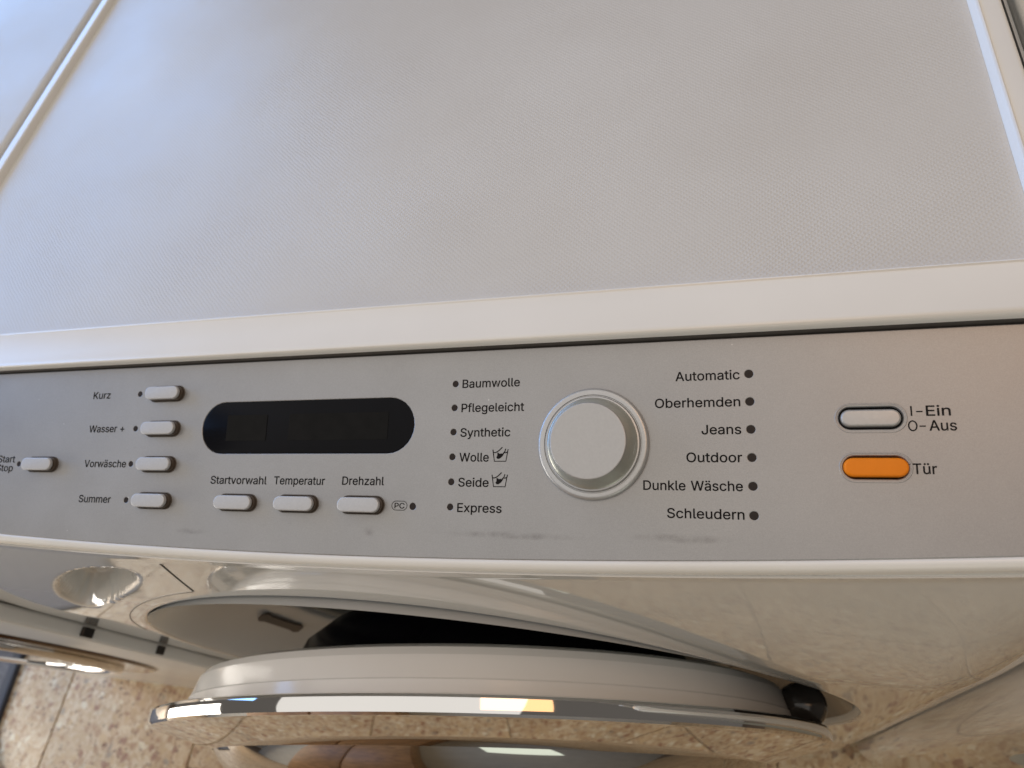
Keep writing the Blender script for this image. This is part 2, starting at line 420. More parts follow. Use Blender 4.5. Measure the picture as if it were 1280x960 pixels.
# drawer gaps drawn by dark joint strips let into the front
def strip(name, pts, wd, mat, parent):
    """narrow strip following points (x, z) of the front, half a millimetre deep, its face 0.2 mm proud"""
    V, F = [], []
    n = len(pts)
    for i, (x, z) in enumerate(pts):
        a, b = pts[max(0, i - 1)], pts[min(n - 1, i + 1)]
        dx, dz = b[0] - a[0], b[1] - a[1]; l = math.hypot(dx, dz); nx, nz = -dz / l, dx / l
        for s in (-1, 1):
            X, Z = x + s * nx * wd / 2, z + s * nz * wd / 2
            V.append((X, yfront(X, Z) - .0002, Z + ZL)); V.append((X, yfront(X, Z) + .0006, Z + ZL))
    for i in range(n - 1):
        a, b = i * 4, (i + 1) * 4
        F += [(a, b, b + 2, a + 2), (a, b, b + 1, a + 1), (a + 2, b + 2, b + 3, a + 3)]
    return mesh_world(name, V, F, mat, parent)
strip('drawer_gap', [(-.0785 - .0075 * i / 10, -.040 - .0345 * i / 10) for i in range(11)], .0011, M_dark, front)
strip('drawer_gap', [(.2555 * math.cos(R(a)), HC[1] + .2555 * math.sin(R(a))) for a in range(110, 156, 2)], .0007, M_collar, front)
# dished opening, gasket and drum
C0 = Vector((0, -.0945, HC[1] + ZL))
def at_front(VV): return [(x + C0.x, y + C0.y, z + C0.z) for x, y, z in VV]
VV, FF = lathe([(.2456, -.0012), (.2445, -.0022), (.243, -.0045), (.237, -.013), (.224, -.026), (.208, -.036), (.198, -.040), (.190, -.042), (.187, -.045), (.186, -.060)], 160, 'Y')
dish = mesh_world('door_recess', at_front(VV), FF, M_dish, wm, 60, (0, -1, 0))
VV, FF = lathe([(.1864, -.050), (.183, -.0455), (.178, -.0445), (.173, -.048), (.171, -.056), (.168, -.060), (.163, -.058), (.158, -.060), (.155, -.068), (.157, -.085), (.160, -.11)], 128, 'Y')
mesh_world('door_gasket', at_front(VV), FF, M_rubber, wm, 60, (0, -1, 0))
VV, FF = lathe([(.162, -.112), (.225, -.118), (.235, -.14), (.235, -.42), (.20, -.44), (0, -.45)], 96, 'Y')
mesh_world('drum', at_front(VV), FF, M_steel, wm, 40)
# shade in the right hollow of the dish, painted as a dark patch
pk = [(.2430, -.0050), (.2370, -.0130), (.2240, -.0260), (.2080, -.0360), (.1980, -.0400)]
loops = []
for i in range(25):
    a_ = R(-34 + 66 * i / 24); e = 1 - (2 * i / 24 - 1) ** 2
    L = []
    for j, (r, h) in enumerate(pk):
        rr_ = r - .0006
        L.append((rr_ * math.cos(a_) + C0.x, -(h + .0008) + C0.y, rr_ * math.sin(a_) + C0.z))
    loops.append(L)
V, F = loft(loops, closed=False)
mesh_world('dish_shade_patch', V, F, M_hinge_shade, wm, 60, (0, -1, 0))
# latch slot on the left of the dish
V, F = [], []
pts = [(-.5, .5), (-.42, .85), (-.3, .62), (.3, .62), (.42, .9), (.5, .5), (.5, -.5), (.42, -.9), (.3, -.62), (-.3, -.62), (-.42, -.85), (-.5, -.5)]
for zz in (0, 1):
    for u, v in pts:
        ang = math.pi - u * .27 + .075
        r = .2115 + v * .0045
        V.append((r * math.cos(ang), C0.y + .0318 - v * .0035 - (.0012 if zz else 0), C0.z + r * math.sin(ang)))
n = len(pts)
F = [tuple(range(n, 2 * n))] + [(i, (i + 1) % n, n + (i + 1) % n, n + i) for i in range(n)]
mesh_world('latch_slot', V, F, M_collar, wm)

# ---- door, ajar: hinged at its right
PH = R(5.8)
door = empty('door', (0, 0, 0)); door.parent = wm
DC = Vector((0, -.1352, -.3235 + ZL))
door.location = DC - WORLD[wm.name]; door.rotation_euler = (0, 0, PH)
VV, FF = lathe([(.2120, -.0092), (.2285, -.0092), (.2305, -.0084), (.2315, -.0070), (.2317, -.0035), (.2312, -.0006), (.2300, .0006), (.2280, .0012), (.205, .0072), (.1915, .0108), (.1903, .0111)], 200, 'Y')
link('door_rim', local_mesh('door_rim', VV, FF, 28), M_chrome, door)
VV, FF = lathe([(.1902, .0105), (.1890, .0125), (.1850, .0175), (.1790, .0235), (.1700, .0290), (.1560, .0340), (.132, .0385), (.100, .0430), (.05, .0445), (0, .045)], 200, 'Y')
link('door_dome', local_mesh('door_dome', VV, FF, 60), M_mirror, door)
VV, FF = lathe([(.2121, -.0090), (.2119, -.0100), (.2112, -.0170), (.2105, -.0178), (.2075, -.0290), (.2045, -.0330), (.198, -.0355), (.180, -.0362), (.160, -.0362), (.152, -.034)], 200, 'Y')
link('door_inner_ring', local_mesh('door_inner_ring', VV, FF, 20, (0, 1, 0)), M_plug, door)
VV, FF = lathe([(.1535, -.0345), (.150, -.040), (.142, -.060), (.125, -.075), (.09, -.085), (0, -.088)], 96, 'Y')
link('door_bowl', local_mesh('door_bowl', VV, FF, 60, (0, 1, 0)), M_glass, door)
V, F = rbox(.200, .229, .008, .034, -.02, .05, .0125, 6)
link('hinge', local_mesh('hinge', V, F), M_hinge_shade, door)

# ---- worktop: trim frame and embossed plate
fr = [(.2885, .0006, -.0002), (.2885, .0006, .0012), (.2883, .0008, .0024), (.2877, .0014, .0031), (.2870, .0022, .0034), (.2864, .0030, .0035), (.2804, .0202, .0035), (.2801, .0206, .0039), (.2797, .0210, .0041), (.2793, .0214, .0039), (.2789, .0218, .0030), (.2776, .0231, .0001), (.2774, .0233, -.0010)]
loops = []
for xh, yf, z in fr:
    yk = .5165 - (.2885 - xh)
    loops.append([(-xh, yf, z + ZL), (xh, yf, z + ZL), (xh, yk, z + ZL), (-xh, yk, z + ZL)])
V, F = loft(loops)
mesh_world('worktop_trim', V, F, M_plastic, wm, 50, (0, 0, 1))
V, F = rbox(-.2775, .2775, .0232, .506, ZL - .016, ZL, 0)
mesh_world('worktop_plate', V, F, M_decor, wm)
V, F = rbox(-.286, .286, .0012, .0066, ZL - .0100, ZL - .0013, .0005, 2)  # dark strip added as the shade between worktop trim and panel
mesh_world('gap_shade_strip', V, F, M_gap_shade, wm)

# ---- control panel (tilted 17.8 degrees)
T = 1.26086; TILT = math.pi / 2 - T
P0 = Vector((0, -.003, -.004 + ZL))
pan = empty('tmp', (0, 0, 0)); bpy.data.objects.remove(pan)
def vb(u): return (80.8 - 1.228e-4 * (u + 20) ** 2)
cu = bpy.data.curves.new('control_panel', 'CURVE'); cu.dimensions = '2D'; cu.fill_mode = 'BOTH'
BV = .00035
cu.extrude = .0008; cu.bevel_depth = BV; cu.bevel_resolution = 2
def spline(pts):
    s = cu.splines.new('POLY'); s.points.add(len(pts) - 1)
    for p, q in zip(s.points, pts): p.co = (q[0], q[1], 0, 1)
    s.use_cyclic_u = True
us = [-296.5 + 593 * i / 60 for i in range(61)]
spline([(296.5e-3, 3.1e-3), (-296.5e-3, 3.1e-3)] + [(u * 1e-3, -(vb(u) - .55) * 1e-3) for u in us])
def hole_slot(u, v, a, r):
    spline([(p[0] + u * 1e-3, p[1] - v * 1e-3) for p in stadium(a + 0, r + BV, 0, 14)])
def hole_round(u, v, r):
    spline([((u * 1e-3) + (r + BV) * math.cos(2 * math.pi * i / 24), (-v * 1e-3) + (r + BV) * math.sin(2 * math.pi * i / 24)) for i in range(24)])
BTN = [('kurz', -78.0, 10.2), ('wasser', -78.0, 26.8), ('vorwaesche', -78.0, 43.4), ('summer', -78.0, 60.0), ('start', -149.6, 43.6),
       ('startvorwahl', -32.0, 60.0), ('temperatur', -1.2, 59.9), ('drehzahl', 29.8, 59.8)]
BIG = [('power', 221.2, 26.9), ('door', 221.7, 43.6)]
LEDS = [(69.05, v, 1.4) for v in (10.2, 20.1, 30.0, 40.0, 49.95, 59.8)] + [(182.75, v, 1.6) for v in (10.2, 20.3, 30.3, 40.3, 50.3, 60.4)]
LEDS += [(-94.2, v, 1.45) for v in (9.8, 26.5, 43.2, 60.0)] + [(-165.6, 43.4, 1.4), (52.8, 59.9, 1.5)]
for _, u, v in BTN: hole_slot(u, v, .00665, .0035)
for _, u, v in BIG: hole_slot(u, v, .0061, .0039)
for u, v, r in LEDS: hole_round(u, v, r * 1e-3 - BV * .6)
hole_slot(-1.9, 26.8, .0417, .0117)
tmp = bpy.data.objects.new('tmp', cu); col.objects.link(tmp)
dg = bpy.context.evaluated_depsgraph_get()
me = bpy.data.meshes.new_from_object(tmp.evaluated_get(dg)); bpy.data.objects.remove(tmp)
me.name = 'control_panel'
for v in me.vertices: v.co.z -= .0008 + BV
me.materials.clear(); shade(me, 30)
panel = link('control_panel', me, M_panel, wm, P0 - WORLD[wm.name], (TILT, 0, 0))
def P(u, v, h=0.0): return Vector((u * 1e-3, -v * 1e-3, h))           # panel-local point, millimetres along and down
PM = Matrix.Translation(P0) @ Matrix.Rotation(TILT, 4, 'X')
def on_machine(name, me, mat, u, v, h=0):                             # a part of the machine lying in the panel's plane
    return link(name, me, mat, wm, PM @ P(u, v, h) - WORLD[wm.name], (TILT, 0, 0))
# white surround below the panel
prof = [(-.25, -.0014), (-.2, -.0003), (.35, .0002), (1.2, .0003), (2.6, .0000), (3.4, -.0007), (4.2, -.0018), (4.7, -.0032), (4.9, -.0050)]
loops = []
us2 = [-297.5 + 595 * i / 80 for i in range(81)]
for dv, h in prof:
    loops.append([PM @ P(u, vb(u) + dv, h) for u in us2])
loops.append([(u * 1e-3, ytop(u * 1e-3) + .0003, -.0335 + ZL) for u in us2])
loops.append([(u * 1e-3, ytop(u * 1e-3) + .010, -.0340 + ZL) for u in us2])
V, F = loft(loops, closed=False)
mesh_world('panel_surround', V, F, M_plastic, wm, 60, (0, -.5, .8))
# dark floor below the panel's holes
V, F = rbox(-.294, .294, -.0755, .0005, -.0068, -.0058, 0)
link('panel_backing', local_mesh('panel_backing', V, F), M_dark, panel, (0, 0, 0))

# buttons
def stad_solid(a, r, prof):
    L = [stadium(a, r + d, z) for d, z in prof]
    return loft(L, cap1=True)
V, F = stad_solid(.00665, .0030, [(-.0004, .0024), (0, .0026), (0, .0034), (-.0001, .0037), (-.00025, .00385), (-.0006, .0039)])
btn_me = local_mesh('push_button', V, F, 50, face=(0, 0, 1))
V, F = loft([stadium(.00665, .0030 + d, z) for d, z in [(.0009, -.0012), (.0009, .0001), (.0008, .0003), (.0006, .0003), (.0005, .0001), (.0005, -.002)]])
col_me = local_mesh('button_collar', V, F, 50, face=(0, 0, 1)); col_me.materials.append(M_collar)
V, F = loft([stadium(.00665, .0030 + d, z) for d, z in [(.0003, -.0050), (.0003, .0013), (.0002, .0015), (-.0002, .0016), (-.0002, .0026)]])
stem_me = local_mesh('button_stem', V, F, 40); stem_me.materials.append(M_stem)
btn_me.materials.append(M_button)
for nm, u, v in BTN:
    b = on_machine('push_button', btn_me, None, u, v)
    link('button_collar', col_me, None, b)
    link('button_stem', stem_me, None, b)
# on/off and door buttons sit in dished slots
V, F = stad_solid(.0064, .0029, [(.0001, -.0055), (.0001, -.0006), (-.0001, .0003), (-.0003, .00055), (-.0006, .0007), (-.0008, .00072)])
big_me = local_mesh('push_button', V, F, 26, face=(0, 0, 1)); big_me.materials.append(M_cap)
V, F = stad_solid(.0067, .0031, [(.0001, -.0055), (.0001, .0004), (-.0001, .0012), (-.0003, .00145), (-.0006, .0016), (-.0008, .00162)])
ora_me = local_mesh('push_button', V, F, 26, face=(0, 0, 1)); ora_me.materials.append(M_orange)
V, F = loft([stadium(.0061, .0039 + d, z) for d, z in [(.0013, -.0003), (.0012, .00005), (.0010, .00012), (.0006, .00002), (.0002, -.0003), (-.0001, -.0008)]])
bez_me = local_mesh('button_bezel', V, F, 60, face=(0, 0, 1)); bez_me.materials.append(M_panel)
for (nm, u, v), m_, lab in zip(BIG, (big_me, ora_me), (None, 'orange door release button')):
    b = on_machine('push_button', m_, None, u, v)
    if lab: b['label'] = lab
    link('button_bezel', bez_me, None, b)
# indicator lamps
led_cache = {}
for u, v, r in LEDS:
    if r not in led_cache:
        VV, FF = lathe([(r * 1.15e-3, -.0022), (r * 1.02e-3, -.0002), (r * .97e-3, -.00008), (r * .5e-3, -.00004), (0, -.00004)], 24)
        led_cache[r] = local_mesh('indicator_lens', VV, FF, face=(0, 0, 1)); led_cache[r].materials.append(M_led)
    link('indicator_lens', led_cache[r], None, panel, P(u, v))
# display
V, F = stad_solid(.0417, .0117, [(.0001, -.0020), (.0001, -.0003), (-.0001, -.0001), (-.0004, .0)])
disp = link('display', local_mesh('display', V, F, face=(0, 0, 1)), M_glass, wm, PM @ P(-1.9, 26.8, -.0001) - WORLD[wm.name], (TILT, 0, 0))
for a, b in ((-41.7, -20.5), (-9, 39.4)):
    V, F = rbox(-(b - a) / 2000, (b - a) / 2000, -.0058, .0058, 0, .00015, 0)
    link('display_window', local_mesh('display_window', V, F), M_window, disp, P((a + b) / 2 + 1.9, .1, .00002))
# program knob
VV, FF = lathe([(.0212, -.0005), (.0212, .0009), (.0209, .0015), (.0203, .0019), (.0197, .0020), (.0186, .0019), (.0184, .0014), (.0182, .0014), (.0180, .0022), (.0177, .0027), (.0172, .0028)], 128)
knob = on_machine('program_knob', local_mesh('program_knob', VV, FF, 40, face=(0, 0, 1)), M_knob, 126.1, 35.1)
VV, FF = lathe([(.0172, .0027), (.0168, .0029), (.0160, .0038), (.0150, .0058), (.0144, .0083), (.0141, .0091)], 128)
link('knob_skirt', local_mesh('knob_skirt', VV, FF, 40, face=(0, 0, 1)), M_skirt, knob)
VV, FF = lathe([(.0140, .0088), (.0142, .0096), (.0142, .0100), (.0141, .0102), (.01395, .01034), (.0138, .0104), (.0136, .01041), (.0132, .01041), (0, .01041)], 128)
link('knob_cap', local_mesh('knob_cap', VV, FF, 40, face=(0, 0, 1)), M_cap, knob)

